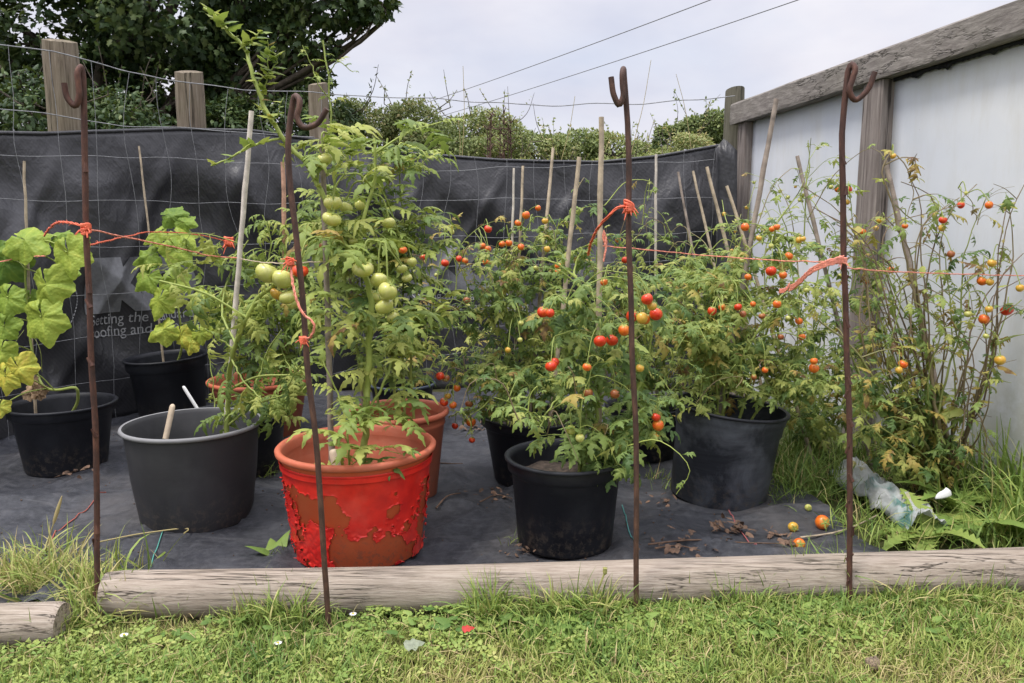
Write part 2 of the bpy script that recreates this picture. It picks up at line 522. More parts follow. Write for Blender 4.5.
# ground
m, t = material('earth_and_turf')
v = t.coords()
n1 = t.noise(v, 5, 8, 0.7)
n2 = t.noise(v, 0.25, 4, 0.6)
a = t.ramp(n1, [(0.3, (0.03, 0.026, 0.016)), (0.55, (0.07, 0.065, 0.03)), (0.75, (0.15, 0.12, 0.06))])
b = t.ramp(n1, [(0.3, (0.03, 0.045, 0.016)), (0.7, (0.08, 0.10, 0.03))])
t.out(pbsdf(t, t.mix(t.ramp(n2, [(0.4, (0,) * 3), (0.6, (1,) * 3)]), a, b), 0.95, t.bump(n1, 0.6, 0.02), Specular_IOR_Level=0.1))
M['ground'] = m
m, t = material('sack_plastic')
v = t.coords()
n1 = t.noise(v, 9, 3, 0.5, 1.0)
n2 = t.noise(v, 34, 5, 0.7)
col = t.ramp(n1, [(0.34, (0.14, 0.30, 0.27)), (0.40, (0.46, 0.54, 0.52)), (0.50, (0.58, 0.60, 0.59)), (0.62, (0.64, 0.66, 0.65)), (0.68, (0.56, 0.48, 0.12)), (0.74, (0.52, 0.57, 0.55))])
sh1 = pbsdf(t, col, 0.32, t.bump(n2, 0.7, 0.012))
tl = t.n('ShaderNodeBsdfTranslucent', Color=col)
tp = t.n('ShaderNodeBsdfTransparent')
m1 = t.n('ShaderNodeMixShader', i0=0.3, i1=sh1, i2=tl.outputs[0])
m2 = t.n('ShaderNodeMixShader', i0=0.10, i1=m1.outputs[0], i2=tp.outputs[0])
t.out(m2.outputs[0])
M['sack'] = m
for nm, c, c2 in (('fruitred', (0.62, 0.026, 0.012), (0.74, 0.09, 0.015)), ('fruitorange', (0.78, 0.21, 0.02), (0.68, 0.08, 0.015)), ('fruityellow', (0.66, 0.42, 0.06), (0.60, 0.30, 0.04)),
                  ('fruitgreen', (0.46, 0.48, 0.10), (0.58, 0.57, 0.20)), ('fruitbrown', (0.30, 0.08, 0.03), (0.42, 0.16, 0.05))):
    m, t = material(nm)
    n1 = t.noise(t.coords(), 1.6, 3)
    sz = t.n('ShaderNodeSeparateXYZ', Vector=t.coords()).outputs[2]
    sh_ = t.ramp(t.math('ADD', sz, t.math('MULTIPLY', n1, 0.5)), [(0.75, (0,) * 3), (1.15 if False else 1.0, (0.5 if nm != 'fruitred' else 0.22,) * 3)])
    t.out(pbsdf(t, t.mix(sh_, t.ramp(n1, [(0.35, c), (0.7, c2)]), (0.45, 0.34, 0.06)), 0.28, None, Subsurface_Weight=0.08, Subsurface_Radius=(0.02, 0.008, 0.004)))
    M[nm] = m

# ------------------------------------------------------------------ ground
g = MB()
R_ = [0, 1, 2, 4, 8, 16, 40, 120, 400]
g.lathe([(max(r, 0.001), 0.0) for r in R_], (0, 2, 0), 32)
tag(g.build('ground', M['ground'], origin=(0, 0, 0)), kind='structure')


# fence line in plan (along it runs the netting and, behind the netting, the black membrane)
FPTS = [(-3.3, 0.9), (-2.72, 2.1), (-2.02, 3.4), (-1.66, 3.9), (-1.07, 4.2), (0.1, 4.34), (1.30, 4.32)]
FS = spline([(x, y, 0) for x, y in FPTS], 260)
FL = np.concatenate([[0], np.cumsum(np.linalg.norm(np.diff(FS, axis=0), axis=1))])
FT = np.gradient(FS, axis=0)
FT /= np.linalg.norm(FT, axis=1, keepdims=True)
FPX_ = np.array([project((p[0], p[1], 1.15))[0] if p[1] > 1.6 else -900 for p in FS])


def f_at(u):
    p = np.array([np.interp(u, FL, FS[:, k]) for k in range(3)])
    tn = np.array([np.interp(u, FL, FT[:, k]) for k in range(3)])
    tn /= np.linalg.norm(tn)
    return p, tn, np.array((tn[1], -tn[0], 0.0))     # point, tangent, normal towards the beds


def u_px(px):
    return float(np.interp(px, FPX_, FL))


def f_height(px, py):
    u = u_px(px)
    return at(px, py, f_at(u)[0][1])[2]


TOPPX = [(-60, 130), (0, 130), (60, 131), (125, 129), (188, 126), (256, 128), (318, 137), (400, 150), (500, 158), (600, 160), (660, 154), (720, 143)]
TU = [u_px(a) for a, b in TOPPX]
TH = [f_height(a, b) for a, b in TOPPX]


def top_h(u):
    return float(np.interp(u, TU, TH))


def membrane_point(u, h, off=0.0):
    p, tn, nn = f_at(u)
    th = top_h(u)
    k = min(max((th - h) / 0.25, 0), 1)
    wob = 0.065 * nz(u * 1.7, h * 1.6, 3.1) + 0.048 * nz(u * 3.6 + h * 3.0, h * 2.2, 8.7) + 0.006 * nz(u * 9 - h * 8, h * 4, 1.3) + 0.045 * max(0, 1 - abs(nz(u * 1.3 + h * 0.9, h * 0.5, 2.7)) * 6) * k + 0.03 * max(0, 1 - abs(nz(u * 2.1 - h * 1.3, h * 0.6, 6.7)) * 7) * k
    fold = 0.020 * math.sin(u * 5.0 + h * 4.0 + 2 * nz(u, h, 5)) * max(0, nz(u * 0.8, 0.4, 9.2) + 0.25)
    sag = 0.05 * k
    return p + nn * (wob * (0.35 + 0.65 * k) + fold * k - 0.085 + sag * 0.3 + off) + np.array((0, 0, h))


U0, U1 = 0.0, FL[-1] - 0.02
nu, nh = 300, 44
mb = MB()
V = []
for i in range(nu):
    u = U0 + (U1 - U0) * i / (nu - 1)
    th = top_h(u) + 0.006 * nz(u * 6, 2.2)
    for j in range(nh):
        V.append(membrane_point(u, 0.0 + th * j / (nh - 1)))
i = np.arange(nu - 1)[:, None] * nh
j = np.arange(nh - 1)[None]
GF = np.stack([i + j, i + nh + j, i + nh + j + 1, i + j + 1], -1).reshape(-1, 4)
mb.add(V, GF)
mem = thing('roofing_membrane', f_at(U1 / 2)[0], 'black printed roofing membrane stretched along the wire netting fence behind the pots', 'membrane')
ms = mb.build('membrane_sheet', M['membrane'], mem)
sm = ms.modifiers.new('solid', 'SOLIDIFY')
sm.thickness = 0.003
# rolled hem at the top
hb = MB()
hb.tube([membrane_point(u, top_h(u) - 0.004) for u in np.linspace(U0, U1, 160)], 0.009, 6)
hb.build('top_hem', M['membrane'], mem)
# flap of membrane at the corner post
fb = MB()
uc = U1 - 0.06
V = []
for a in np.linspace(0, 1, 8):
    for b in np.linspace(0, 1, 12):
        p = at(716 + 20 * a, 138 + 12 * abs(a - 0.45) * 2 + b * 190, 4.17)
        p[1] += 0.02 * math.sin(a * 5) + 0.01 * nz(a * 3, b * 4)
        V.append(p)
i = np.arange(7)[:, None] * 12
j = np.arange(11)[None]
fb.add(V, np.stack([i + j, i + 12 + j, i + 12 + j + 1, i + j + 1], -1).reshape(-1, 4))
fo = fb.build('corner_flap', M['membrane'], mem)
fo.modifiers.new('solid', 'SOLIDIFY').thickness = 0.004


def text_on_membrane(txt, name, u0, h0, size, mat, sx=1.0, bold=0.0, sub=0, rise=0.0):
    cu = bpy.data.curves.new('t', 'FONT')
    cu.body = txt
    cu.size = size
    cu.offset = bold
    cu.space_line = 0.82
    to = bpy.data.objects.new('t', cu)
    COL.objects.link(to)
    bpy.context.view_layer.update()
    me = bpy.data.meshes.new_from_object(to.evaluated_get(bpy.context.evaluated_depsgraph_get()))
    bpy.data.objects.remove(to)
    bm = bmesh.new()
    bm.from_mesh(me)
    bmesh.ops.triangulate(bm, faces=bm.faces[:])
    for _ in range(sub):
        long = [e for e in bm.edges if e.calc_length() > 0.022]
        if not long: break
        bmesh.ops.subdivide_edges(bm, edges=long, cuts=1)
        bmesh.ops.triangulate(bm, faces=bm.faces[:])
    org = WORLD_LOC[mem.name]
    for vv in bm.verts:
        p = membrane_point(u0 + vv.co.x * sx, h0 + vv.co.y + rise * vv.co.x, 0.006)
        vv.co = Vector(p - org)
    bm.to_mesh(me)
    bm.free()
    me.name = name
    me.materials.append(mat)
    return link_mesh(name, me, mem)


for px0, pb, hl, sz, k in ((84, 318, 300, 0.074, 1.0), (408, 292, 281, 0.074, 1.0)):
    u0 = u_px(px0)
    hb_ = f_height(px0, pb + 9)
    text_on_membrane('Setting the standard in\nroofing and waterproofing', 'slogan_lettering', u0, hb_, sz, M['printlight'], 0.86, 0.0, 3)
    text_on_membrane('IKO', 'logo_lettering', u0 + 0.0, hb_ + 0.085, 0.30, M['print'], 1.0, 0.030, 5)
    sh = MB()
    cu_ = u0 - 0.13
    pts = []
    for q in np.linspace(0, 2 * math.pi, 44):
        x = 0.085 * math.cos(q)
        y = 0.085 * math.sin(q) if math.sin(q) > 0 else 0.15 * math.sin(q) * (1 - 0.35 * abs(math.cos(q)))
        pts.append(membrane_point(cu_ + x, hb_ + 0.13 + y, 0.004))
    for a in range(0, 43):
        sh.tube([pts[a], pts[a] * 0.35 + pts[min(a + 1, 43)] * 0.65], 0.003, 4)
    sh.build('shield_emblem', M['printlight'], mem)

# the stock fence: posts, strands, netting
fence = thing('stock_fence', f_at(U1 / 2)[0], 'wire stock netting fence on round weathered wooden posts behind the beds', 'fence')


def round_post(name, x, y, top, r, mat, lean=0.0, split=True):
    b = MB()
    sides = 22
    zs = np.linspace(-0.05, top, 16)
    V = []
    for z in zs:
        for q in range(sides):
            a = 2 * math.pi * q / sides
            rr = r * (1 + 0.06 * nz(math.cos(a) * 1.5, math.sin(a) * 1.5, z * 1.1 + x) + 0.02 * nz(a * 3, z * 6, x))
            if split and abs(((a - 4.6 + math.pi) % (2 * math.pi)) - math.pi) < 0.16 and z > top - 0.4:
                rr *= 0.80
            tz = z
            if z == zs[-1]:
                tz += 0.03 * math.cos(a + x) * r / 0.05 * 0.4
                rr *= 0.95
            V.append((x + rr * math.cos(a) + lean * z, y + rr * math.sin(a), tz))
    i = np.arange(15)[:, None] * sides
    j = np.arange(sides)[None]
    F = np.stack([i + j, i + (j + 1) % sides, i + sides + (j + 1) % sides, i + sides + j], -1).reshape(-1, 4)
    b.add(V, F)
    top_ring = np.array(V[-sides:])
    inner = (top_ring - top_ring.mean(0)) * 0.55 + top_ring.mean(0) + np.array((0, 0, 0.006))
    k = np.arange(sides)
    b.add(np.vstack([top_ring, inner]), np.stack([k, (k + 1) % sides, sides + (k + 1) % sides, sides + k], -1))
    b.add(inner, np.array([[0, q, q + 1, q + 2] for q in range(1, sides - 2, 2)]))
    return b.build(name, mat, fence)


PO = []
for px, py, wpx, Y in ((60, 41, 32, 3.66), (189, 72, 27, 4.16), (318, 84, 19, 4.42)):
    top = at(px, py, Y)
    PO.append(top)
    round_post('post', top[0], Y, top[2], wpx * Y / FPX / 2, M['post'], 0.0)
top = at(735, 90, 4.44)
PO.append(top)
round_post('post', top[0], 4.44, top[2], 9.5 * 4.44 / FPX, M['postgreen'], 0.0, False)
round_post('post', -3.0, 2.1, 1.66, 0.07, M['post'], 0.0)


def strand(pix, name='wire_strand', r=0.0022, wob=0.006, off=0.012, ext=True):
    us = [u_px(a) for a, b in pix]
    hs = [f_height(a, b) for a, b in pix]
    if ext:
        us = [0.0] + us
        hs = [hs[0]] + hs
    b = MB()
    pts = []
    for u in np.arange(us[0], us[-1], 0.05):
        p, tn, nn = f_at(u)
        h = float(np.interp(u, us, hs))
        pts.append(p + nn * (off + 0.5 * wob * nz(u * 5, h * 9)) + np.array((0, 0, h + wob * nz(u * 4, h * 7, 3))))
    b.tube(pts, r, 5)
    b.build(name, M['wire'], fence)
    return us, hs


SA = strand([(2, 43), (62, 52), (90, 60), (130, 73), (189, 82), (250, 92), (318, 93), (420, 99), (520, 105), (640, 104), (690, 101), (733, 95)], wob=0.015, r=0.0026)
SB = strand([(2, 109), (45, 113), (90, 121), (128, 127), (190, 128), (250, 133), (318, 138)], wob=0.008)
for y0, y1, y2, y3 in ((155, 158, 172, 160), (200, 203, 200, 198), (247, 247, 238, 232), (298, 290, 268, 260), (346, 326, 298, 285), (393, 366, 330, 312), (436, 408, 355, 335)):
    strand([(2, y0), (180, y1), (420, y2), (715, y3)], r=0.0014, wob=0.016, off=0.02)
# upright netting wires, bowed where the membrane pushes them
u = 0.2
nb = MB()
while u < FL[-1] - 0.05:
    p, tn, nn = f_at(u)
    htop = float(np.interp(u, SA[0], SA[1])) if p[0] < -1.0 else top_h(u) - 0.01
    ph = random.random() * 6
    am = random.uniform(0.006, 0.028)
    pts = []
    for h in np.linspace(0.02, htop, 26):
        q = p + tn * (am * math.sin(h * 5 + ph) + 0.035 * nz(u * 3, h * 3)) + nn * (0.024 + 0.004 * nz(u, h * 8)) + np.array((0, 0, h))
        pts.append(q)
    nb.tube(pts, 0.0011, 4, cap=False)
    u += 0.165
nb.build('netting_uprights', M['wire'], fence)
# ------------------------------------------------------------------ the pale boarded side wall
WC = np.array((1.29, 4.30, 0.0))
WD = np.array((0.2044, -0.9789, 0.0))          # runs towards the camera
WD /= np.linalg.norm(WD)
WN = np.array((WD[1], -WD[0], 0.0))            # faces the beds
AX = np.array([WD, WN, (0, 0, 1)])


def wall_s(px, py):
    """distance along the wall shown at a pixel"""
    lo, hi = 0.0, 3.2
    for _ in range(40):
        mid = (lo + hi) / 2
        p = WC + WD * mid
        if at(px, py, p[1])[0] > p[0]: lo = mid
        else: hi = mid
    return lo


s2 = wall_s(882, 150)
sr = wall_s(1024, 5)
zt0 = at(741, 103, WC[1])[2]
zt1 = at(1024, 5, (WC + WD * sr)[1])[2]
slope = (zt1 - zt0) / sr
wall = thing('board_wall', WC + WD * 1.5, 'tall white panelled wall framed in weathered grey timber beside the pots', 'wall')
SL = 3.7
b = MB()
ax = np.array([(*(WD[:2] * math.cos(math.atan(slope))), math.sin(math.atan(slope))), WN, np.cross(np.array((*WD[:2], slope)) / math.hypot(1, slope), WN)])
bc = WC + WD * (SL / 2 - 0.04) + WN * 0.035 + np.array((0, 0, zt0 + slope * (SL / 2 - 0.04) - 0.058))
# the rail as a wavering sawn timber
V = []
ns = 60
for i in range(ns):
    s_ = -0.05 + SL * i / (ns - 1)
    c = WC + WD * s_ + np.array((0, 0, zt0 + slope * s_))
    e = [0.004 * nz(s_ * 2.5, k * 3.3) for k in range(8)]
    for k, (a, d) in enumerate(((0.075, -0.112), (0.078, -0.098), (0.078, -0.008), (0.070, 0.0), (-0.03, 0.0), (-0.03, -0.112))):
        V.append(c + WN * (a + e[k]) + np.array((0, 0, d + e[(k + 3) % 8])))
i = np.arange(ns - 1)[:, None] * 6
j = np.arange(6)[None]
b.add(V, np.stack([i + j, i + (j + 1) % 6, i + 6 + (j + 1) % 6, i + 6 + j], -1).reshape(-1, 4))
for o_ in (0, (ns - 1) * 6):
    b.add(V[o_:o_ + 6], [[0, 1, 2, 3], [0, 3, 4, 5]])
b.build('top_rail', M['beam'], wall, smooth=False)


def frame_post(s_, wd, dp, seed):
    b = MB()
    V = []
    n = 26
    zt = zt0 + slope * s_ - 0.114
    for i in range(n):
        z = zt * i / (n - 1)
        c = WC + WD * s_ + np.array((0, 0, z))
        for k, (a, d) in enumerate(((-0.5, 0.0), (-0.5, 0.94), (-0.44, 1.0), (0.44, 1.0), (0.5, 0.94), (0.5, 0.0))):
            V.append(c + WD * (a * wd + 0.006 * nz(z * 3, k * 2.0, seed)) + WN * (d * dp + 0.004 * nz(z * 4, k * 5.0, seed + 3)))
    i = np.arange(n - 1)[:, None] * 6
    j = np.arange(6)[None]
    b.add(V, np.stack([i + j, i + (j + 1) % 6, i + 6 + (j + 1) % 6, i + 6 + j], -1).reshape(-1, 4))
    b.add(V[-6:], [[0, 1, 2, 3], [0, 3, 4, 5]])
    b.build('frame_post', M['framepost'], wall, smooth=False)


frame_post(0.045, 0.085, 0.055, 1)
frame_post(s2, 0.125, 0.062, 2)
frame_post(s2 + 1.72, 0.12, 0.06, 3)
for a0, a1 in ((0.09, s2 - 0.066), (s2 + 0.066, s2 + 1.657), (s2 + 1.783, SL - 0.06)):
    b = MB()
    V = []
    nx_, nz_ = 26, 24
    for i in range(nx_):
        s_ = a0 + (a1 - a0) * i / (nx_ - 1)
        for k in range(nz_):
            z = (zt0 + slope * s_ - 0.100) * k / (nz_ - 1)
            V.append(WC + WD * s_ + WN * (0.010 + 0.006 * nz(s_ * 1.3, z * 1.3)) + np.array((0, 0, z)))
    i = np.arange(nx_ - 1)[:, None] * nz_
    j = np.arange(nz_ - 1)[None]
    b.add(V, np.stack([i + j, i + nz_ + j, i + nz_ + j + 1, i + j + 1], -1).reshape(-1, 4))
    o = b.build('wall_panel', M['panel'], wall)
    o.modifiers.new('solid', 'SOLIDIFY').thickness = 0.004
# ragged black felt strip under the rail
b = MB()
s_ = s2 + 0.08
V, n = [], 0
for s_ in np.arange(s2 + 0.07, s2 + 1.6, 0.006):
    d = 0.114 + 0.012 + 0.016 * max(0, nz(s_ * 14, 1)) + 0.02 * max(0, nz(s_ * 45, 7)) * (1 if s_ > s2 + 0.3 else 0.5)
    c = WC + WD * s_ + WN * 0.019 + np.array((0, 0, zt0 + slope * s_))
    V += [c + np.array((0, 0, -0.108)), c + np.array((0, 0, -d))]
    n += 1
i = np.arange(n - 1) * 2
b.add(V, np.stack([i, i + 2, i + 3, i + 1], -1))
fo = b.build('felt_strip', M['black'], wall)
fo.modifiers.new('solid', 'SOLIDIFY').thickness = 0.004

# ------------------------------------------------------------------ woven sheet on the ground
SHX0, SHX1 = -2.9, 1.12


def sheet_z(x, y):
    r = 0.018 + 0.022 * nz(x * 2.1, y * 2.1, 0.5) + 0.013 * nz(x * 6 + y * 2, y * 5, 2.5) + 0.004 * nz(x * 15, y * 13, 1.5)
    r += 0.026 * max(0, 1 - abs(nz(x * 1.1 + 3, y * 1.9, 4.4)) * 9) + 0.014 * max(0, 1 - abs(nz(x * 2.7, y * 1.2 + 5, 6.1)) * 8) + 0.010 * max(0, 1 - abs(nz(x * 3.1 + y, y * 4.2 - x, 2.1)) * 9)
    return max(0.006, r)


nx_, ny_ = 230, 150
xs = np.linspace(SHX0, SHX1, nx_)
V = []
for x in xs:
    y0 = 1.74 + 0.055 * (x + 0.95) if x > -0.98 else 1.66 + 0.05 * nz(x * 3, 0)
    xe = x
    for k in range(ny_):
        y = y0 + (4.25 - y0) * k / (ny_ - 1)
        xx = x if x < 0.75 else x + (0.10 * nz(y * 2.5, 1.7) - 0.12 * min(1, max(0, (y - 2.05) / .5))) * (x - 0.75) / 0.37
        V.append((xx, y, sheet_z(xx, y)))
i = np.arange(nx_ - 1)[:, None] * ny_
j = np.arange(ny_ - 1)[None]
b = MB()
b.add(V, np.stack([i + j, i + ny_ + j, i + ny_ + j + 1, i + j + 1], -1).reshape(-1, 4))
tag(b.build('weed_sheet', M['sheet'], origin=(0, 2.6, 0)), 'black woven weed control sheet spread over the soil under the pots', 'ground sheet')


# ------------------------------------------------------------------ edging logs
def log(pts, r, seed, name, label):
    P = spline(pts, 70)
    b = MB()
    sides = 28
    ang = np.linspace(0, 2 * math.pi, sides, endpoint=False)
    L = P[-1] - P[0]
    L /= np.linalg.norm(L)
    side = np.cross(L, (0, 0, 1))
    side /= np.linalg.norm(side)
    up_ = np.cross(side, L)
    V = []
    for i, p in enumerate(P):
        for a in ang:
            s_ = i * 0.03
            rr = r * (1 + 0.07 * nz(math.cos(a) * 1.2, math.sin(a) * 1.2, s_ * 0.9 + seed) + 0.02 * nz(math.cos(a) * 4, math.sin(a) * 4, s_ * 2 + seed))
            if i in (0, len(P) - 1): rr *= 0.93
            V.append(p + side * (rr * math.cos(a)) + up_ * (rr * math.sin(a)))
    n = len(P)
    i = np.arange(n - 1)[:, None] * sides
    j = np.arange(sides)[None]
    b.add(V, np.stack([i + j, i + (j + 1) % sides, i + sides + (j + 1) % sides, i + sides + j], -1).reshape(-1, 4))
    for o_ in (0, (n - 1) * sides):
        b.add(V[o_:o_ + sides], np.array([[0, q, q + 1, q + 2] for q in range(1, sides - 2, 2)]))
    return tag(b.build(name, M['log'], origin=P.mean(0)), label, 'log')


LR = 0.057
lc = lambda px, py, Y: at(px, py, Y)
a0 = at(99, 593, 1.715); a1 = at(560, 583, 1.765); a2 = at(1024, 568, 1.845)
d_ = a2 - a1
log([(a0[0] + .02, a0[1], 0.050), (a0[0] + 0.5, 1.735, 0.047), (a1[0], a1[1], 0.049), (a2[0], a2[1], 0.050), (a2[0] + 0.55, a2[1] + 0.05, 0.050)], LR, 3.0, 'edging_log',
    'long pale weathered log lying along the front edge of the weed sheet')
b0 = at(64, 628, 1.60)
log([(b0[0] - 1.0, 1.50, 0.035), (b0[0] - 0.4, 1.57, 0.035), (b0[0], 1.60, 0.036)], 0.05, 9.0, 'edging_log',
    'short weathered log end lying under grass, offset from the long log')


def log_y(x):
    return np.interp(x, [a0[0], a0[0] + 0.5, a1[0], a2[0], a2[0] + 0.55], [a0[1], 1.735, a1[1], a2[1], a2[1] + 0.05])


# ------------------------------------------------------------------ hooked iron rods
def rod(base, Y, top, hook, mat, label, r=0.0066):
    """shaft from the ground to a tight bend, then the open hook"""
    p0 = at(base[0], base[1], Y)
    p0[2] = -0.05
    tp_ = [at(x, y, Y + d) for x, y, d in top]
    pts = [p0, p0 + (tp_[0] - p0) * .4 + (.003, 0, 0), p0 + (tp_[0] - p0) * .8 - (.002, 0, 0)] + tp_
    b = MB()
    S = spline(pts, 40)
    S[1:-4, 0] += np.array([0.004 * nz(k * 0.17, Y * 5) for k in range(1, len(S) - 4)])
    r_ = r * (1 + 0.10 * np.array([nz(k * 0.8, 2) for k in range(len(S))]))
    hk = spline([S[-1]] + [at(x, y, Y + d) for x, y, d in hook], 30)
    allp = np.vstack([S, hk[1:]])
    rr = np.concatenate([r_, np.linspace(r, r * 0.92, len(hk) - 1)])
    b.tube(allp, rr, 10)
    if Y < 3 and mat is M['rust']:
        for k in range(14):      # rust scabs
            i = random.randint(3, 33)
            c = S[i]
            b.tube([c + np.array((0.004, -0.004, 0)) * random.choice((-1, 1)), c + np.array((0.005 * random.choice((-1, 1)), -0.005, 0.02))], [0.006, 0.003], 5)
    return tag(b.build('hooked_rod', mat, origin=p0), label, 'garden rod', 'hooked iron rods along the edging log')


rod((97, 612), 1.69, [(84, 110, 0), (83, 78, 0)], [(81, 67, -.004), (78, 71, -.012), (78.5, 84, -.014), (79, 97, -.014), (75, 106, -.014), (68, 99, -.016), (64, 83, -.018)], M['rust'],
    'reddish brown rusty rod with orange twine knotted round it near the log end')
rod((330, 622), 1.63, [(289, 130, 0), (293, 102, 0)], [(295, 96, -.004), (299.5, 100, -.012), (299, 108, -.014), (297, 117, -.014), (303, 127, -.014), (315, 125, -.016), (327, 109, -.02)], M['rustdark'],
    'dark rusty hooked rod standing in front of the peeling red pot', 0.0064)
rod((638, 610), 1.70, [(628, 130, 0), (624, 76, 0)], [(623.5, 69, -.005), (622.5, 73, -.013), (622.5, 84, -.015), (623, 97, -.015), (619, 105, -.015), (614.5, 97, -.016), (611, 77, -.016)], M['rustdark'],
    'straight rusty hooked rod standing beside the short black pot of cherry tomatoes')
rod((852, 600), 1.75, [(843, 120, 0), (848, 72, 0)], [(851.5, 64, -.004), (855, 68, -.012), (852.5, 79, -.014), (849.5, 91, -.014), (855, 100, -.014), (866, 92, -.018), (875, 72, -.022)], M['rust'],
    'brown rusty hooked rod with a pink strip of twine, in front of the white wall')


# ------------------------------------------------------------------ pots
def depth_of(p):
    return p[1] * cP - (p[2] - H) * sP


def pot(style, bx, by, bw, rx, ry, rw, label, soil=0.72, tilt=(0, 0), mats=None, group='plant pots standing on the weed sheet'):
    f = on_ground(bx, by, 0.02)
    def ring(px, w_, d):
        l_, r_ = math.atan((px - w_ / 2 - CX) / FPX), math.atan((px + w_ / 2 - CX) / FPX)
        x_ = d * math.tan((l_ + r_) / 2)
        return x_, math.hypot(x_, d) * math.sin((r_ - l_) / 2)

    r0 = ring(bx, bw, depth_of(f))[1]
    c = np.array((f[0], f[1] + r0, 0.018))
    r0 = ring(bx, bw, depth_of(c))[1]
    top = at(rx, ry, c[1])
    xr, r1 = ring(rx, rw, depth_of(top))
    r1 -= 0.006
    h = top[2] - c[2]
    c[0] = xr if tilt == (0, 0) else ring(bx, bw, depth_of(c))[0]
    cx_, sx_ = math.cos(tilt[0]), math.sin(tilt[0])
    cy_, sy_ = math.cos(tilt[1]), math.sin(tilt[1])
    Mx = np.array([[1, 0, 0], [0, cx_, -sx_], [0, sx_, cx_]]) @ np.array([[cy_, 0, sy_], [0, 1, 0], [-sy_, 0, cy_]])
    root = thing('plant_pot', c, label, 'plant pot', group)
    R = lambda z, k=1.0: (r0 + (r1 - r0) * (z / h)) * k
    zs = h * soil
    body, rim = MB(), None
    if style == 'nursery':
        zl = h * 0.80
        body.lathe([(0.001, 0), (r0 * .97, 0), (r0, 0.006), (R(zl, .955), zl), (R(zl, .985), zl + 0.006), (r1 * .99, zl + 0.014), (r1, h - 0.012)], c, 56, M=Mx)
        rim = MB()
        rim.lathe([(r1, h - 0.012), (r1 + .007, h - .010), (r1 + .008, h - .003), (r1 + .003, h), (r1 - .006, h - .002), (r1 - .010, h - .02)], c, 56, M=Mx)
        inn = [(r1 - .010, h - .02), (R(zl, .95), zl), (R(zs * .9, .94), zs * .9)]
    elif style == 'wide':
        z1, z2 = h * 0.74, h * 0.87
        body.lathe([(0.001, 0), (r0 * .97, 0), (r0, 0.006), (R(z1, .955), z1), (R(z1, .985), z1 + .008), (R(z2, .975), z2), (R(z2, 1.0), z2 + .005), (r1 * .995, h - 0.012)], c, 56, M=Mx)
        rim = MB()
        rim.lathe([(r1 * .995, h - 0.012), (r1 + .006, h - .010), (r1 + .007, h - .003), (r1 + .002, h), (r1 - .007, h - .003)], c, 56, M=Mx)
        inn = [(r1 - .007, h - .003), (R(z2, .965), z2), (R(zs * .9, .94), zs * .9)]
    elif style == 'bucket':
        body.lathe([(0.001, 0), (r0 * .95, 0), (r0 * .99, 0.008), (R(h * .05), h * .05), (R(h * .5, 1.02), h * .5), (R(h * .9, 1.0), h * .9), (r1 * .985, h - 0.014)], c, 56, M=Mx)
        rim = MB()
        rim.lathe([(r1 * .985, h - 0.014), (r1 + .006, h - .013), (r1 + .010, h - .007), (r1 + .006, h), (r1 + .000, h - .001)], c, 56, M=Mx)
        inn = [(r1 + .000, h - .001), (r1 - .010, h - .012), (R(h * .5, .975), h * .5), (R(zs * .9, .965), zs * .9)]
    else:                                    # terracotta coloured plastic with a rolled rim
        zb = h * 0.83
        body.lathe([(0.001, 0), (r0 * .97, 0), (r0, 0.006), (R(zb, .965), zb), (R(zb, .985), zb + .004), (R(zb, .985), zb + .012), (R(zb, .965) + .001, zb + .016), (r1 * .965, h - 0.018)], c, 64, M=Mx)
        rim = MB()
        rim.lathe([(r1 * .965, h - 0.018), (r1 - .002, h - .019), (r1 + .004, h - .014), (r1 + .005, h - .005), (r1, h), (r1 - .009, h), (r1 - .015, h - .008), (r1 - .020, h - .03)], c, 64, M=Mx)
        inn = [(r1 - .020, h - .03), (R(h * .8, .935), h * .8), (R(h * .8, .92), h * .79), (R(zs * .9, .91), zs * .9)]
    mats = mats or {'nursery': ('black', 'black'), 'wide': ('blackscuff', 'black'), 'bucket': ('grey', 'greyrim'), 'terra': ('terra', 'terrarim')}[style]
    body.build('pot_body', M[mats[0]], root)
    rim.build('rim', M[mats[1]], root)
    inner = MB()
    inner.lathe(inn, c, 56, M=Mx)
    inner.build('inner_wall', M[mats[0] if style != 'terra' else 'terrarim'], root)
    so = MB()
    rs = R(zs, .955 if style != 'terra' else .925)
    nr, na = 9, 40
    V = []
    for i in range(nr):
        for k in range(na):
            a = 2 * math.pi * k / na
            r = rs * (i + 0.02) / (nr - 1)
            v = np.array((r * math.cos(a), r * math.sin(a), zs + 0.012 * nz(r * 25 * math.cos(a) + c[0] * 7, r * 25 * math.sin(a), c[1])))
            V.append(Mx @ v + c)
    i = np.arange(nr - 1)[:, None] * na
    j = np.arange(na)[None]
    so.add(V, np.stack([i + j, i + na + j, i + na + (j + 1) % na, i + (j + 1) % na], -1).reshape(-1, 4))
    so.build('soil', M['soil'], root)
    return dict(root=root, c=c, r0=r0, r1=r1, h=h, zs=zs, rs=rs, M=Mx, R=R)


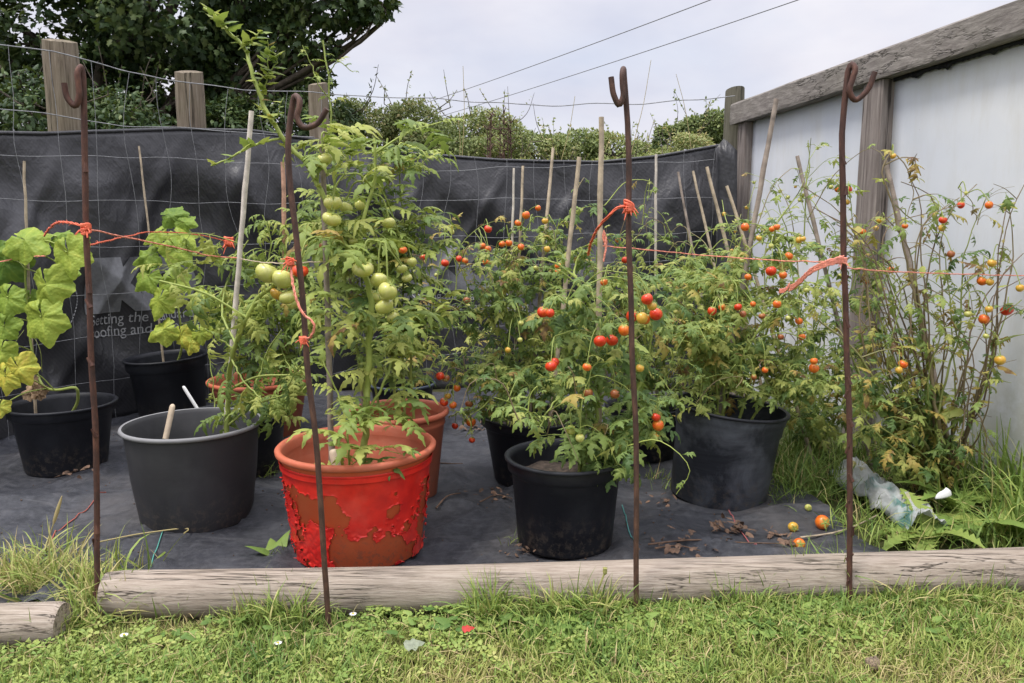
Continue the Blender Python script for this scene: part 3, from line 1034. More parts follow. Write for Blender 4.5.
POT = {}
POT['A'] = pot('nursery', 70, 477, 84, 60, 402, 116, 'plain black pot holding a cucumber vine with yellowing lower leaves')
POT['B'] = pot('bucket', 190, 537, 112, 190, 422, 143, 'wide grey bucket pot with a pale rim and one wooden label stick', 0.42)
POT['C'] = pot('terra', 354, 571, 126, 355, 443, 163, 'terracotta pot with peeling glossy red paint behind the log', 0.55, mats=('terrabare', 'terrarim'))
POT['D'] = pot('terra', 400, 506, 74, 398, 409, 103, 'unpainted terracotta pot close behind the peeling red pot', 0.7)
POT['E'] = pot('terra', 258, 442, 78, 258, 378, 106, 'terracotta pot half hidden under drooping tomato leaves at the back', 0.72)
POT['F'] = pot('nursery', 174, 428, 66, 174, 355, 86, 'black pot standing against the membrane behind the grey bucket', 0.72, (0.03, -0.05))
POT['G'] = pot('nursery', 236, 484, 84, 235, 412, 110, 'black pot tucked directly behind the grey bucket, white stick at its rim', 0.72)
POT['H'] = pot('bucket', 402, 436, 48, 402, 382, 66, 'small dark blue pot behind the unpainted terracotta pot', 0.7, mats=('black', 'bluegrey'))
POT['I'] = pot('nursery', 535, 490, 78, 534, 413, 110, 'black pot overflowing with cherry tomato leaves, standing behind the short black pot', 0.78)
POT['J'] = pot('nursery', 564, 558, 94, 566, 454, 122, 'clean short black pot of cherry tomatoes nearest the log', 0.74)
POT['K'] = pot('wide', 718, 511, 96, 722, 404, 118, 'tilted scuffed black pot with a ridged collar beside the long grass', 0.72, (0.02, 0.10))
POT['L'] = pot('nursery', 646, 462, 62, 646, 404, 82, 'black pot half hidden between the tilted scuffed pot and the cherry tomatoes', 0.75)

# peeling paint on the front pot: a layer of its own with lifted, curled edges
pc = POT['C']
nu, nv = 420, 170
Z0, Z1 = 0.004, pc['h'] - 0.030


def paint_mask(a, z):
    x, y = math.cos(a) * 1.0, math.sin(a) * 1.0
    f = 0.45 * nz(x * 1.9 + 2.1, y * 1.9, z * 8) + 0.42 * nz(x * 5, y * 5 + 3, z * 22) + 0.26 * nz(x * 13, y * 13, z * 55) + 0.12 * nz(x * 30, y * 30, z * 120) - 0.01
    zz_ = z / pc['h']
    f += 0.9 * max(0.0, (zz_ - 0.70) / 0.14) if zz_ > 0.70 else 0

    def spot(ang, wa, zc, wz):
        da = ((a - math.radians(ang) + math.pi) % (2 * math.pi)) - math.pi
        return math.exp(-(da / wa) ** 2 - ((zz_ - zc) / wz) ** 2)
    f += 0.62 * spot(-68, .24, .60, .18) + 0.45 * spot(-38, .20, .55, .3) + 0.60 * spot(-112, .17, .22, .17) + 0.50 * spot(-148, .20, .34, .25)
    f -= 0.46 * spot(-103, .22, .55, .15) + 0.60 * spot(-72, .45, .14, .15) + 0.3 * spot(-128, .15, .60, .2) + .2 * spot(-50, .1, .55, .1)
    return f


mk = np.zeros((nu, nv))
for i in range(nu):
    for k in range(nv):
        mk[i, k] = paint_mask(2 * math.pi * i / nu, Z0 + (Z1 - Z0) * k / (nv - 1))
V = np.zeros((nu, nv, 3))
for i in range(nu):
    a = 2 * math.pi * i / nu
    for k in range(nv):
        z = Z0 + (Z1 - Z0) * k / (nv - 1)
        zb = pc['h'] * 0.83
        r = pc['r0'] + (pc['R'](zb, 0.965) - pc['r0']) * z / zb if z < zb else (pc['R'](zb, .985) + 0.0006 if z < zb + .016 else pc['r1'] * .966)
        edge = max(0.0, 1 - abs(mk[i, k]) / 0.16)
        curl = edge ** 3 * (0.003 + 0.007 * nz(a * 9, z * 45, 5)) + 0.0035 * abs(nz(a * 14, z * 50, 2)) * (1 if z < zb * 0.5 and math.cos(a - math.radians(-125)) > .82 else 0.04)
        r += 0.0016 + max(0.0, curl)
        V[i, k] = pc['c'] + np.array((r * math.cos(a), r * math.sin(a), z))
F = []
for i in range(nu):
    i2 = (i + 1) % nu
    for k in range(nv - 1):
        if sum(1 for q in (mk[i, k], mk[i2, k], mk[i, k + 1], mk[i2, k + 1]) if q > 0) >= 3:
            F.append((i * nv + k, i2 * nv + k, i2 * nv + k + 1, i * nv + k + 1))
b = MB()
b.add(V.reshape(-1, 3), np.array(F))
# loose curled flakes along the edges
cand = np.argwhere(np.abs(mk[:, :135]) < 0.03)
rng.shuffle(cand)
for i, k in cand[:90]:
    p = V[i, k].copy()
    a = 2 * math.pi * i / nu
    nrm = np.array((math.cos(a), math.sin(a), 0.15))
    tg = np.array((-math.sin(a), math.cos(a), 0))
    upv = np.array((0, 0, 1.0))
    th = random.uniform(0, 6.28)
    e1 = tg * math.cos(th) + upv * math.sin(th)
    e2 = -tg * math.sin(th) + upv * math.cos(th)
    L, Wd = random.uniform(.003, .009), random.uniform(.0015, .0045)
    VV = []
    for q in range(4):
        s_ = q / 3
        cpt = p + e1 * L * math.sin(s_ * 1.8) / 1.2 + nrm * L * 0.75 * (1 - math.cos(s_ * 1.9))
        wq = Wd * (1 - 0.6 * s_) * random.uniform(.7, 1.2)
        VV += [cpt - e2 * wq, cpt + e2 * wq]
    b.add(VV, [[0, 1, 3, 2], [2, 3, 5, 4], [4, 5, 7, 6]])
po = b.build('peeling_paint', M['paint'], pc['root'], smooth=True)
sm = po.modifiers.new('solid', 'SOLIDIFY')
sm.thickness = 0.0009
sm.offset = 1


# ------------------------------------------------------------------ canes, label sticks
def cane(top, base, mat, r, label, bend=0.01):
    p1 = at(*top)
    p0 = at(*base) if len(base) == 3 else np.array(base[:3])
    b = MB()
    n = 16
    pts = np.array([p0 + (p1 - p0) * k / (n - 1) for k in range(n)])
    pts[:, 0] += [bend * math.sin(k / (n - 1) * 3.1) * nz(p0[0] * 9, 2) + 0.003 * nz(k * 0.9, p0[0] * 5) for k in range(n)]
    rr = np.array([r * (1.12 if k % 5 == 2 else 1.0) * (1 - 0.15 * k / n) for k in range(n)])
    b.tube(pts, rr, 8)
    tag(b.build('garden_cane', mat, origin=p0), label, 'cane', 'canes staking the plants')


def pot_in(k, dx=0.0, dy=0.0):
    p = POT[k]
    v = p['M'] @ np.array((dx * p['rs'], dy * p['rs'], p['zs'] - 0.03)) + p['c']
    return v


def inpot(k, px, dy=0.0):
    """a point on a pot's soil under a pixel column"""
    p = POT[k]
    v = pot_in(k, 0, dy)
    v[0] = np.clip(at(px, 420, v[1])[0], p['c'][0] - p['rs'] * .85, p['c'][0] + p['rs'] * .85)
    return v


def cane_in(k, top, px, dy, mat, r, label, lean=0.0):
    b_ = inpot(k, px, dy)
    cane((top[0], top[1], b_[1] + lean), tuple(b_) + (0,), mat, r, label)


cane_in('A', (24, 161), 36, 0.2, M['cane'], .0055, 'thin cane rising through the yellowing cucumber in the plain black pot')
cane_in('F', (139, 146), 168, 0.2, M['cane'], .005, 'slim leaning cane behind the cucumber against the membrane')
cane_in('B', (252, 111), 218, 0.1, M['canepale'], .0085, 'whitish leaning cane standing in the grey bucket pot')
cane_in('E', (283, 162), 288, 0.1, M['canered'], .0105, 'flat reddish cane with a sawn top behind the dark hooked rod')
cane_in('C', (321, 126), 330, 0.15, M['canegrey'], .0085, 'grey cane standing in the peeling red pot among green tomatoes')
cane_in('D', (345, 232), 352, 0.3, M['canegrey'], .005, 'thin grey cane among the tall tomato leaves over the unpainted terracotta pot')
cane_in('I', (514, 168), 507, 0.4, M['canepale'], .0045, 'thin white cane, first in the row across the cherry tomatoes')
cane_in('I', (523, 166), 512, 0.3, M['cane'], .0055, 'brown cane close beside the thin white one among cherry tomatoes', 0.1)
cane_in('I', (553, 148), 528, -0.1, M['cane'], .0065, 'brown leaning cane rising from the overflowing cherry tomato pot', 0.2)
cane_in('I', (579, 157), 548, -0.4, M['cane'], .0085, 'knobbly thick brown cane leaning over the cherry tomatoes')
cane_in('J', (602, 117), 600, 0.3, M['cane'], .0085, 'tallest brown stake, rising from the short black pot beside the red orange twine loop')
cane_in('L', (656, 154), 657, 0.2, M['canepale'], .006, 'upright pale cane just behind the straight hooked rod')
for k, (tx, ty, bx, by, Y, r, mt, lb) in enumerate((
        (678, 172, 703, 300, 3.4, .0065, 'canegrey', 'leaning cane with its tip against the membrane, beside the upright pale cane'),
        (693, 171, 722, 300, 3.3, .0065, 'cane', 'leaning cane in the middle of the row of slanting canes'),
        (707, 167, 745, 320, 3.1, .008, 'cane', 'longest of the slanting canes before the corner of the fence'),
        (727, 186, 772, 330, 3.0, .0075, 'cane', 'slanting cane that crosses the corner timber post'))):
    t_ = at(tx, ty, Y)
    m_ = at(bx, by, Y - 0.1)
    d = m_ - t_
    b_ = t_ + d * (t_[2] / -d[2])
    b_[2] = 0
    cane((tx, ty, Y), tuple(b_) + (0,), M[mt], r, lb)
cane_in('K', (776, 99), 716, 0.2, M['canegrey'], .0095, 'tall thick grey cane leaning from the tilted pot across the wall rail')
t_, m_ = at(797, 156, 2.95), at(832, 300, 2.85)
d = m_ - t_
b_ = t_ + d * (t_[2] / -d[2]); b_[2] = 0
cane((797, 156, 2.95), tuple(b_) + (0,), M['canegrey'], .0085, 'grey cane slanting in front of the white wall panel')
cane((885, 160, 2.72), tuple(at(954, 472, 2.62)) + (0,), M['canegrey'], .0095, 'grey cane tied into the straggly tomato against the white wall', 0.03)


def stick(top, base, Y, w_, label, mat='stick'):
    p1, p0 = at(top[0], top[1], Y), at(base[0], base[1], Y - 0.01)
    d = p1 - p0
    L = np.linalg.norm(d)
    d /= L
    sx = np.cross(d, (0, 1, 0)); sx /= np.linalg.norm(sx)
    ny = np.cross(sx, d)
    b = MB()
    V = []
    prof = [(-.25, .5), (.5, .5), (.88, .5), (.95, .42), (.985, .26), (1.0, .05)]
    for t_, h_ in prof:
        for a_, c_ in ((-1, -1), (1, -1), (1, 1), (-1, 1)):
            V.append(p0 + d * L * t_ + sx * a_ * h_ * w_ + ny * c_ * 0.0012)
    n = len(prof)
    i = np.arange(n - 1)[:, None] * 4
    j = np.arange(4)[None]
    b.add(V, np.stack([i + j, i + (j + 1) % 4, i + 4 + (j + 1) % 4, i + 4 + j], -1).reshape(-1, 4))
    b.add(V[-4:], [[0, 1, 2, 3]])
    tag(b.build('plant_label', M[mat], origin=p0), label, 'plant label')


stick((173, 404), (167, 432), POT['B']['c'][1] - 0.03, .017, 'wooden lollipop stick label standing in the grey bucket pot')
stick((333, 449), (339, 478), POT['C']['c'][1] - 0.02, .026, 'broad pale wooden label in the peeling red pot')
stick((183, 386), (197, 408), POT['G']['c'][1] - 0.05, .012, 'white label stick leaning out of the pot behind the grey bucket', 'white')

# ------------------------------------------------------------------ twine
tw = []


def twine(name, label, lines, origin):
    root = thing('garden_twine', origin, label, 'twine')
    for nm, pts, r, mat, flat_ in lines:
        b = MB()
        S = spline([at(*p) for p in pts], 40)
        S += np.array([[0.0016 * nz(k * .6, i * 3.3, r * 900) for i in range(3)] for k in range(40)])
        if flat_ == 1 and nm != 'frayed_tail':
            S2 = spline(S, 260)
            tg = np.gradient(S2, axis=0); tg /= np.linalg.norm(tg, axis=1, keepdims=True)
            e1 = np.cross(tg, (0.1, 0.2, 1.0)); e1 /= np.linalg.norm(e1, axis=1, keepdims=True)
            e2 = np.cross(tg, e1)
            ph = np.concatenate([[0], np.cumsum(np.linalg.norm(np.diff(S2, axis=0), axis=1))]) / (r * 5.5)
            for q in (0, 2.094, 4.189):
                b.tube(S2 + e1 * (np.cos(ph + q) * r * .42)[:, None] + e2 * (np.sin(ph + q) * r * .42)[:, None], r * .40, 5)
            for _ in range(int(ph[-1] * .8)):
                k_ = random.randrange(2, 258)
                d_ = (e1[k_] * random.uniform(-1, 1) + e2[k_] * random.uniform(-1, 1) + tg[k_] * .8) * r * 1.9
                b.tube([S2[k_], S2[k_] + d_ * .6, S2[k_] + d_], [r * .12, r * .1, r * .05], 3)
        else:
            for q in range(9):
                w_ = (q / 8 - .5) * 2
                S3 = S + np.array((0.12 * w_ * r, -0.2 * r, w_ * r * .8)) + np.array([[0.0012 * nz(k * .5, q * 2.2, i * 5) for i in range(3)] for k in range(len(S))])
                b.tube(S3, r * .17, 4)
        b.build(nm, M[mat], root)
    return root


def knot(root, p, r, mat='twine'):
    p = at(*p)
    b = MB()
    for k in range(9):
        a = np.linspace(0, 6.28, 14)
        tl = random.uniform(-.6, .6)
        b.tube(np.stack([p[0] + r * .8 * np.cos(a), p[1] + r * .8 * np.sin(a), p[2] + r * tl * np.cos(a + k) + random.uniform(-.7, .7) * r], 1), r * .22, 6, cap=False)
    for k in range(7):
        d = np.array((random.uniform(-1, 1), -0.6, random.uniform(-1, .6)))
        b.tube([p, p + d * r * 1.2, p + d * r * 1.9 + np.array((0, 0, -r * .5))], [r * .16, r * .13, r * .05], 5)
    b.build('knot', M[mat], root)


y1, y2, y3, y4 = 1.675, 1.615, 1.685, 1.735
r_ = twine('twine', 'orange twine running from the reddish rod to the whitish cane', [
    ('loop', [(83, 226, y1), (65, 222, 1.8), (50, 228, 2.1), (44, 236, 2.4)], .0038, 'twine', 1),
    ('strand', [(83, 228, y1), (120, 236, 1.85), (178, 248, 2.15), (222, 257, 2.35), (237, 258, 2.37)], .0026, 'twinepale', 1),
    ('strand', [(86, 246, y1 + .03), (130, 236, 2.4), (160, 232, 2.9), (200, 235, 3.2), (226, 241, 3.4)], .0028, 'twine', 1),
    ('strand', [(237, 258, 2.37), (260, 262, 2.0), (290, 263, 1.63), (318, 262, 1.95), (328, 262, 2.1)], .0018, 'stick', 1),
    ('strand', [(0, 262, 2.75), (18, 258, 2.78), (45, 256, 2.7)], .003, 'twinepale', 1),
], at(83, 228, y1))
knot(r_, (86, 228, y1 - .004), .011)
knot(r_, (229, 242, 3.4), .022)
r_ = twine('twine', 'orange twine tied round the dark hooked rod above the peeling red pot', [
    ('tail', [(291, 266, y2), (294, 290, y2 - .02), (302, 312, y2 - .03), (314, 325, y2 - .03), (311, 336, y2 - .02), (303, 340, y2)], .0036, 'twinepale', 1),
], at(291, 262, y2))
knot(r_, (290, 262, y2 - .004), .0095)
knot(r_, (303, 340, y2 - .004), .0085)
r_ = twine('twine', 'red orange twine loop knotted to the straight hooked rod', [
    ('loop', [(629, 206, y3), (618, 208, y3 - .02), (605, 220, y3), (593, 238, y3 + .1), (588, 255, y3 + .25)], .0042, 'twine', 1),
    ('frayed_tail', [(603, 234, 2.1), (606, 244, 2.1), (604, 258, 2.1)], .012, 'twinepale', .4),
], at(629, 207, y3))
knot(r_, (629, 207, y3 - .004), .0125)
r_ = twine('twine', 'pale pink twine stretched across the cherry tomatoes to the rod before the wall', [
    ('ribbon', [(843, 259, y4 - .01), (828, 263, y4 - .02), (812, 270, y4 + .02), (800, 281, y4 + .08), (789, 289, y4 + .14)], .0085, 'twinepale', .4),
    ('strand', [(603, 246, 2.1), (650, 250, 2.2), (700, 255, 2.3), (770, 260, 2.1), (843, 262, y4)], .0022, 'twinepale', 1),
    ('strand', [(846, 268, y4 + .02), (900, 272, 2.1), (960, 274, 2.3), (1030, 276, 2.4)], .0022, 'twinepale', 1),
    ('frayed_tail', [(789, 285, y4 + .14), (785, 290, y4 + .15), (779, 291, y4 + .16)], .006, 'twinepale', .4),
], at(843, 260, y4))
knot(r_, (843, 260, y4 - .004), .0095, 'twinepale')

# thin coloured threads frayed off the ground sheet
for pts, mt, lb in (([(262, 503, 0), (230, 520, 0), (205, 540, 0), (192, 570, 0)], 'canered', None),):
    pass
th = []
for k, (pts, colr, lb) in enumerate((
        ([(165, 534), (160, 548), (151, 570)], (0.10, 0.36, 0.30), 'turquoise thread lying on the weed sheet beside the grey bucket pot'),
        ([(622, 512), (628, 530), (634, 545)], (0.10, 0.33, 0.30), 'turquoise thread lying beside the short black pot'),
        ([(106, 492), (85, 512), (62, 530), (50, 549)], (0.40, 0.10, 0.07), 'faded red thread lying on the weed sheet beyond the log end'),
        ([(728, 511), (742, 532), (756, 552)], (0.40, 0.12, 0.12), 'red thread lying past the dead leaf heap'))):
    b = MB()
    P = []
    for x, y in pts:
        g_ = on_ground(x, y, 0.02)
        g_[2] = sheet_z(g_[0], g_[1]) + 0.004
        P.append(g_)
    S = spline(P, 24)
    for q in S: q[2] = sheet_z(q[0], q[1]) + 0.003
    b.tube(S, 0.0018, 4)
    tag(b.build('loose_thread', plain_mat('thread_colour', colr, 0.6)), lb, 'thread')

# ------------------------------------------------------------------ power lines
for k, (p0, p1, lb) in enumerate((((440, 97), (705, 0), 'overhead cable crossing the sky, upper of the two'), ((478, 104), (795, -1), 'overhead cable crossing the sky, lower of the two'))):
    A, B = at(p0[0], p0[1], 46), at(p1[0], p1[1], 26)
    d = B - A
    b = MB()
    tt = np.linspace(-1.2, 2.2, 50)
    pts = A + tt[:, None] * d
    pts[:, 2] += 0.25 * (tt * (tt - 1)) - 0.06
    b.tube(pts, 0.017, 6)
    tag(b.build('power_cable', M['cable']), lb, 'power cable')
# ------------------------------------------------------------------ leaf shapes
def strip_leaf(L, W, seed, teeth=0.22, fold=0.35, droop=0.25, st=7, twist=0.0):
    r = random.Random(seed)
    V, F = [], []
    for i in range(st):
        t_ = i / (st - 1)
        w_ = W * (math.sin(math.pi * min(1, 0.06 + t_ * 0.94) ** 0.75)) ** 0.9
        if 0 < i < st - 1:
            w_ *= 1 + (teeth if i % 2 else -teeth)
        if i == st - 1: w_ = W * 0.03
        x = L * t_
        z = -droop * L * t_ * t_
        tw_ = twist * t_
        wl, wr = w_ * r.uniform(.85, 1.15), w_ * r.uniform(.85, 1.15)
        V += [(x - (0.12 * L if i % 2 and i < st - 1 else 0) * 0.3, -wl, z - fold * wl + tw_ * wl), (x, 0, z), (x - (0.12 * L if i % 2 and i < st - 1 else 0) * 0.3, wr, z - fold * wr - tw_ * wr)]
        if i:
            a = 3 * (i - 1)
            F += [(a, a + 3, a + 4, a + 1), (a + 1, a + 4, a + 5, a + 2)]
    return np.array(V), np.array(F)


def bend(V, k):
    V = V.copy()
    x = V[:, 0]
    th = k * x
    kk = k if abs(k) > 1e-4 else 1e-4
    nx_ = np.sin(th) / kk + np.sin(th) * V[:, 2]
    nz_ = -(1 - np.cos(th)) / kk + np.cos(th) * V[:, 2]
    V[:, 0], V[:, 2] = nx_, nz_
    return V


def compound(seed, pairs=3, broad=0.5, curl=1.0, leaflet=0.36):
    """a whole tomato leaf of length 1 lying along x"""
    r = random.Random(seed)
    Vs, Fs, n = [], [], 0

    def put(V, F, ang, pos, roll, dz):
        nonlocal n
        c_, s_ = math.cos(roll), math.sin(roll)
        V = V @ np.array([[1, 0, 0], [0, c_, s_], [0, -s_, c_]])
        c_, s_ = math.cos(dz), math.sin(dz)
        V = V @ np.array([[c_, 0, -s_], [0, 1, 0], [s_, 0, c_]])
        c_, s_ = math.cos(ang), math.sin(ang)
        V = V @ np.array([[c_, s_, 0], [-s_, c_, 0], [0, 0, 1]])
        Vs.append(V + np.array((pos, 0, 0)))
        Fs.append(F + n)
        n += len(V)

    V = np.array([(x, s_ * .010 * (1.2 - x), 0.004 * (s_ == 0)) for x in np.linspace(0, .72, 5) for s_ in (-1, 0, 1)])
    F = np.array([(3 * i + k, 3 * i + 3 + k, 3 * i + 4 + k, 3 * i + 1 + k) for i in range(4) for k in (0, 1)])
    put(V, F, 0, 0, 0, 0)
    tl = leaflet * 1.15
    put(*strip_leaf(tl, tl * broad * .55, seed * 7 + 1, .28, r.uniform(.1, .6), r.uniform(.1, .5) * curl), r.uniform(-.2, .2), .68, r.uniform(-.3, .3), r.uniform(-.3, .2))
    for k in range(pairs):
        x = .64 - (k + .15) * .62 / pairs
        L = leaflet * (1.0 - .10 * k) * r.uniform(.8, 1.1)
        for sgn in (-1, 1):
            if r.random() < .08: continue
            ang = sgn * r.uniform(.75, 1.25)
            put(*strip_leaf(L, L * broad * .5, seed * 31 + k * 5 + sgn, .25, r.uniform(.1, .8), r.uniform(.1, .7) * curl), ang, x + r.uniform(-.02, .02), r.uniform(-.5, .5), r.uniform(-.35, .2))
        if k < pairs - 1 and r.random() < .8:
            for sgn in (-1, 1):
                put(*strip_leaf(L * .35, L * .14, seed * 37 + k, .1, .3, .2, 4), sgn * 1.3, x - .08, 0, 0)
    V = np.vstack(Vs)
    V = bend(V, r.uniform(.3, 1.3) * curl)
    return V, np.vstack(Fs)


TOM = [compound(s, 4, .36, 1.2, .31) for s in range(1, 11)]
TOMDROOP = [compound(s + 40, 4, .34, 1.9, .32) for s in range(1, 8)]
CHERRY = [compound(s + 80, 3, .44, 1.3, .33) for s in range(1, 9)]
SMALL = [strip_leaf(1, .26, s, .18, .4, .3, 6) for s in range(60, 66)]


def palm_leaf(seed):
    """a cucumber leaf: five shallow corners round the stalk, pleated along the veins, unit radius"""
    r = random.Random(seed)
    n = 92
    rings = (0.0, 0.2, 0.4, 0.6, 0.8, 1.0)
    V, T = [], []
    lob = [r.uniform(.90, 1.10) for _ in range(9)]
    for q in rings:
        for k in range(n):
            a = -math.pi * .97 + 2 * math.pi * .97 * k / (n - 1)
            c_ = a / math.radians(62)
            li = int(round(c_)) + 4
            f = abs(c_ - round(c_)) * 2
            rad = (1.0 - .22 * f ** .7) * lob[li % 9] * (1 + .22 * max(0, 1 - abs(a) / .55)) * (1 - .25 * max(0, (abs(a) - 2.5) / .6))
            rad *= 1 + .014 * math.sin(k * 1.35) * q + .05 * nz(k * .12, seed * 5.1)
            rr = q * rad
            z = -.022 * math.cos(c_ * 2 * math.pi) * q - .30 * q * q * (1 + .5 * math.cos(a)) + .20 * nz(math.cos(a) * q * 1.6, math.sin(a) * q * 1.6, seed * 3.7) + .09 * nz(math.cos(a) * q * 4, math.sin(a) * q * 4, seed + 9) + .12 * q * math.cos(a * 2) + .05 * q ** 4 * nz(k * .5, seed)
            V.append((rr * math.cos(a) * 1.02, rr * math.sin(a), z))
            vein = max(0, 1 - f * (3.5 + 9 * q))
            side = max(0, 1 - abs(((q * 5.0 - f * 2.2) % 1.0) - .5) * 7) * .5 if f < .9 else 0
            T.append(.16 * vein + .07 * side + .12 * nz(math.cos(a) * q * 3, math.sin(a) * q * 3, seed) - .04 + .10 * max(0, q - .8) * 5 * max(0, nz(k * .11, seed * 2.3)))
    F = [(i * n + k, i * n + k + 1, (i + 1) * n + k + 1, (i + 1) * n + k) for i in range(5) for k in range(n - 1)]
    return np.array(V), np.array(F), np.array(T)


PALMT = [palm_leaf(s) for s in range(9)]
PALM = [q[:2] for q in PALMT]
OAKL = [strip_leaf(1, .33, s, .35, .25, .25, 6) for s in range(90, 96)]
PLAINL = [strip_leaf(1, .30, s, .0, .4, .3, 4) for s in range(20, 24)]


def blade(seed):
    r = random.Random(seed)
    k = r.uniform(.3, 2.4)
    n = 6
    V = []
    for i in range(n):
        t_ = i / (n - 1)
        w_ = (1 - t_ ** 2.2) * .5 + .02
        V += [(t_, -w_, 0), (t_, w_, 0)]
    V = np.array(V)
    F = np.array([(2 * i, 2 * i + 2, 2 * i + 3, 2 * i + 1) for i in range(n - 1)])
    return V, F, k


def blades(width, seeds=range(10), kmul=1.0):
    out = []
    for s in seeds:
        V, F, k = blade(s)
        V = V.copy()
        V[:, 1] *= width
        out.append((bend(V, k * kmul), F))
    return out


def clover(seed):
    r = random.Random(seed)
    Vs, Fs, n = [], [], 0
    for k in range(3):
        a = 2 * math.pi * k / 3 + r.uniform(-.2, .2)
        V = np.array([(.05, 0, 0), (.45, -.30, .08), (.55, 0, -.02), (.45, .30, .08), (1.0, -.30, .10), (1.0, .28, .10), (.98, 0, .0)])
        F = np.array([(0, 1, 2, 3), (1, 4, 6, 2), (2, 6, 5, 3)])
        c_, s_ = math.cos(a), math.sin(a)
        V = V @ np.array([[c_, s_, 0], [-s_, c_, 0], [0, 0, 1]])
        Vs.append(V); Fs.append(F + n); n += len(V)
    return np.vstack(Vs), np.vstack(Fs)


CLOV = [clover(s) for s in range(5)]


def lobed_leaf(seed, teeth=8):
    """a long dandelion / sow-thistle leaf with backward pointing lobes"""
    r = random.Random(seed)
    st = 2 * teeth + 3
    V, F = [], []
    for i in range(st):
        t_ = i / (st - 1)
        w_ = .15 * (math.sin(math.pi * (t_ * .85 + .12))) * (1.35 if i % 2 else .50) + .008
        if i == st - 1: w_ = .01
        wl, wr = w_ * r.uniform(.8, 1.2), w_ * r.uniform(.8, 1.2)
        sh = .05 if i % 2 else 0
        V += [(t_ - sh, -wl, .25 * wl), (t_, 0, 0), (t_ - sh, wr, .25 * wr)]
        if i:
            a = 3 * (i - 1)
            F += [(a, a + 3, a + 4, a + 1), (a + 1, a + 4, a + 5, a + 2)]
    return bend(np.array(V), r.uniform(.6, 1.5)), np.array(F)


LOBED = [lobed_leaf(s) for s in range(5)]


# ------------------------------------------------------------------ fruit
def fruit_mesh(colour, squat, seed):
    b = MB()
    pr = []
    for i in range(11):
        th_ = math.pi * i / 10
        rr = math.sin(th_)
        z = -math.cos(th_) * squat
        if i > 7: z -= .10 * (i - 7) / 3 * (1 - rr) * 2
        pr.append((max(rr, .01), z))
    b.lathe(pr, (0, 0, 0), 18)
    V = b.V[0]
    a = np.arctan2(V[:, 1], V[:, 0])
    k = 1 + .03 * np.cos(a * 5 + seed) * np.clip(V[:, 2] + .5, 0, 1) * (2 if squat < .85 else .4)
    V[:, 0] *= k
    V[:, 1] *= k
    return b.mesh('tomato', mat=M[colour])


def calyx_mesh(squat):
    b = MB()
    for k in range(5):
        a = 2 * math.pi * k / 5
        d = np.array((math.cos(a), math.sin(a), 0))
        sd = np.array((-math.sin(a), math.cos(a), 0))
        V = []
        for t_, w_, z in ((.03, .09, .0), (.3, .12, .03), (.6, .07, .0), (.85, .015, .10)):
            V += [d * t_ - sd * w_ + np.array((0, 0, squat * .84 + z)), d * t_ + sd * w_ + np.array((0, 0, squat * .84 + z))]
        b.add(V, [[0, 1, 3, 2], [2, 3, 5, 4], [4, 5, 7, 6]], .3)
    b.tube([(0, 0, squat * .80), (.04, .0, squat * 1.15), (.12, .03, squat * 1.5)], [.07, .06, .05], 5, .35)
    return b.mesh('calyx', mat=M['stem'])


FM = {}
CAL = {s_: calyx_mesh(s_) for s_ in (.78, .95)}
CMAP = {'r': 'fruitred', 'o': 'fruitorange', 'y': 'fruityellow', 'g': 'fruitgreen', 'b': 'fruitbrown'}


def add_fruit(root, p, r, c, big=False, name='tomato', tilt=None):
    sq = .78 if big else .95
    key = (c, sq, random.randint(0, 1))
    if key not in FM: FM[key] = fruit_mesh(CMAP[c], sq, key[2])
    o = bpy.data.objects.new(name, FM[key])
    COL.objects.link(o)
    if root is not None:
        o.parent = root
        o.location = np.asarray(p) - WORLD_LOC[root.name]
    else:
        o.location = p
    o.scale = (r * random.uniform(.93, 1.06), r * random.uniform(.93, 1.06), r * random.uniform(.90, 1.10))
    o.rotation_euler = tilt or (random.uniform(-.5, .5), random.uniform(-.5, .5), random.uniform(0, 6))
    k = bpy.data.objects.new('calyx', CAL[sq])
    COL.objects.link(k)
    k.parent = o
    return o


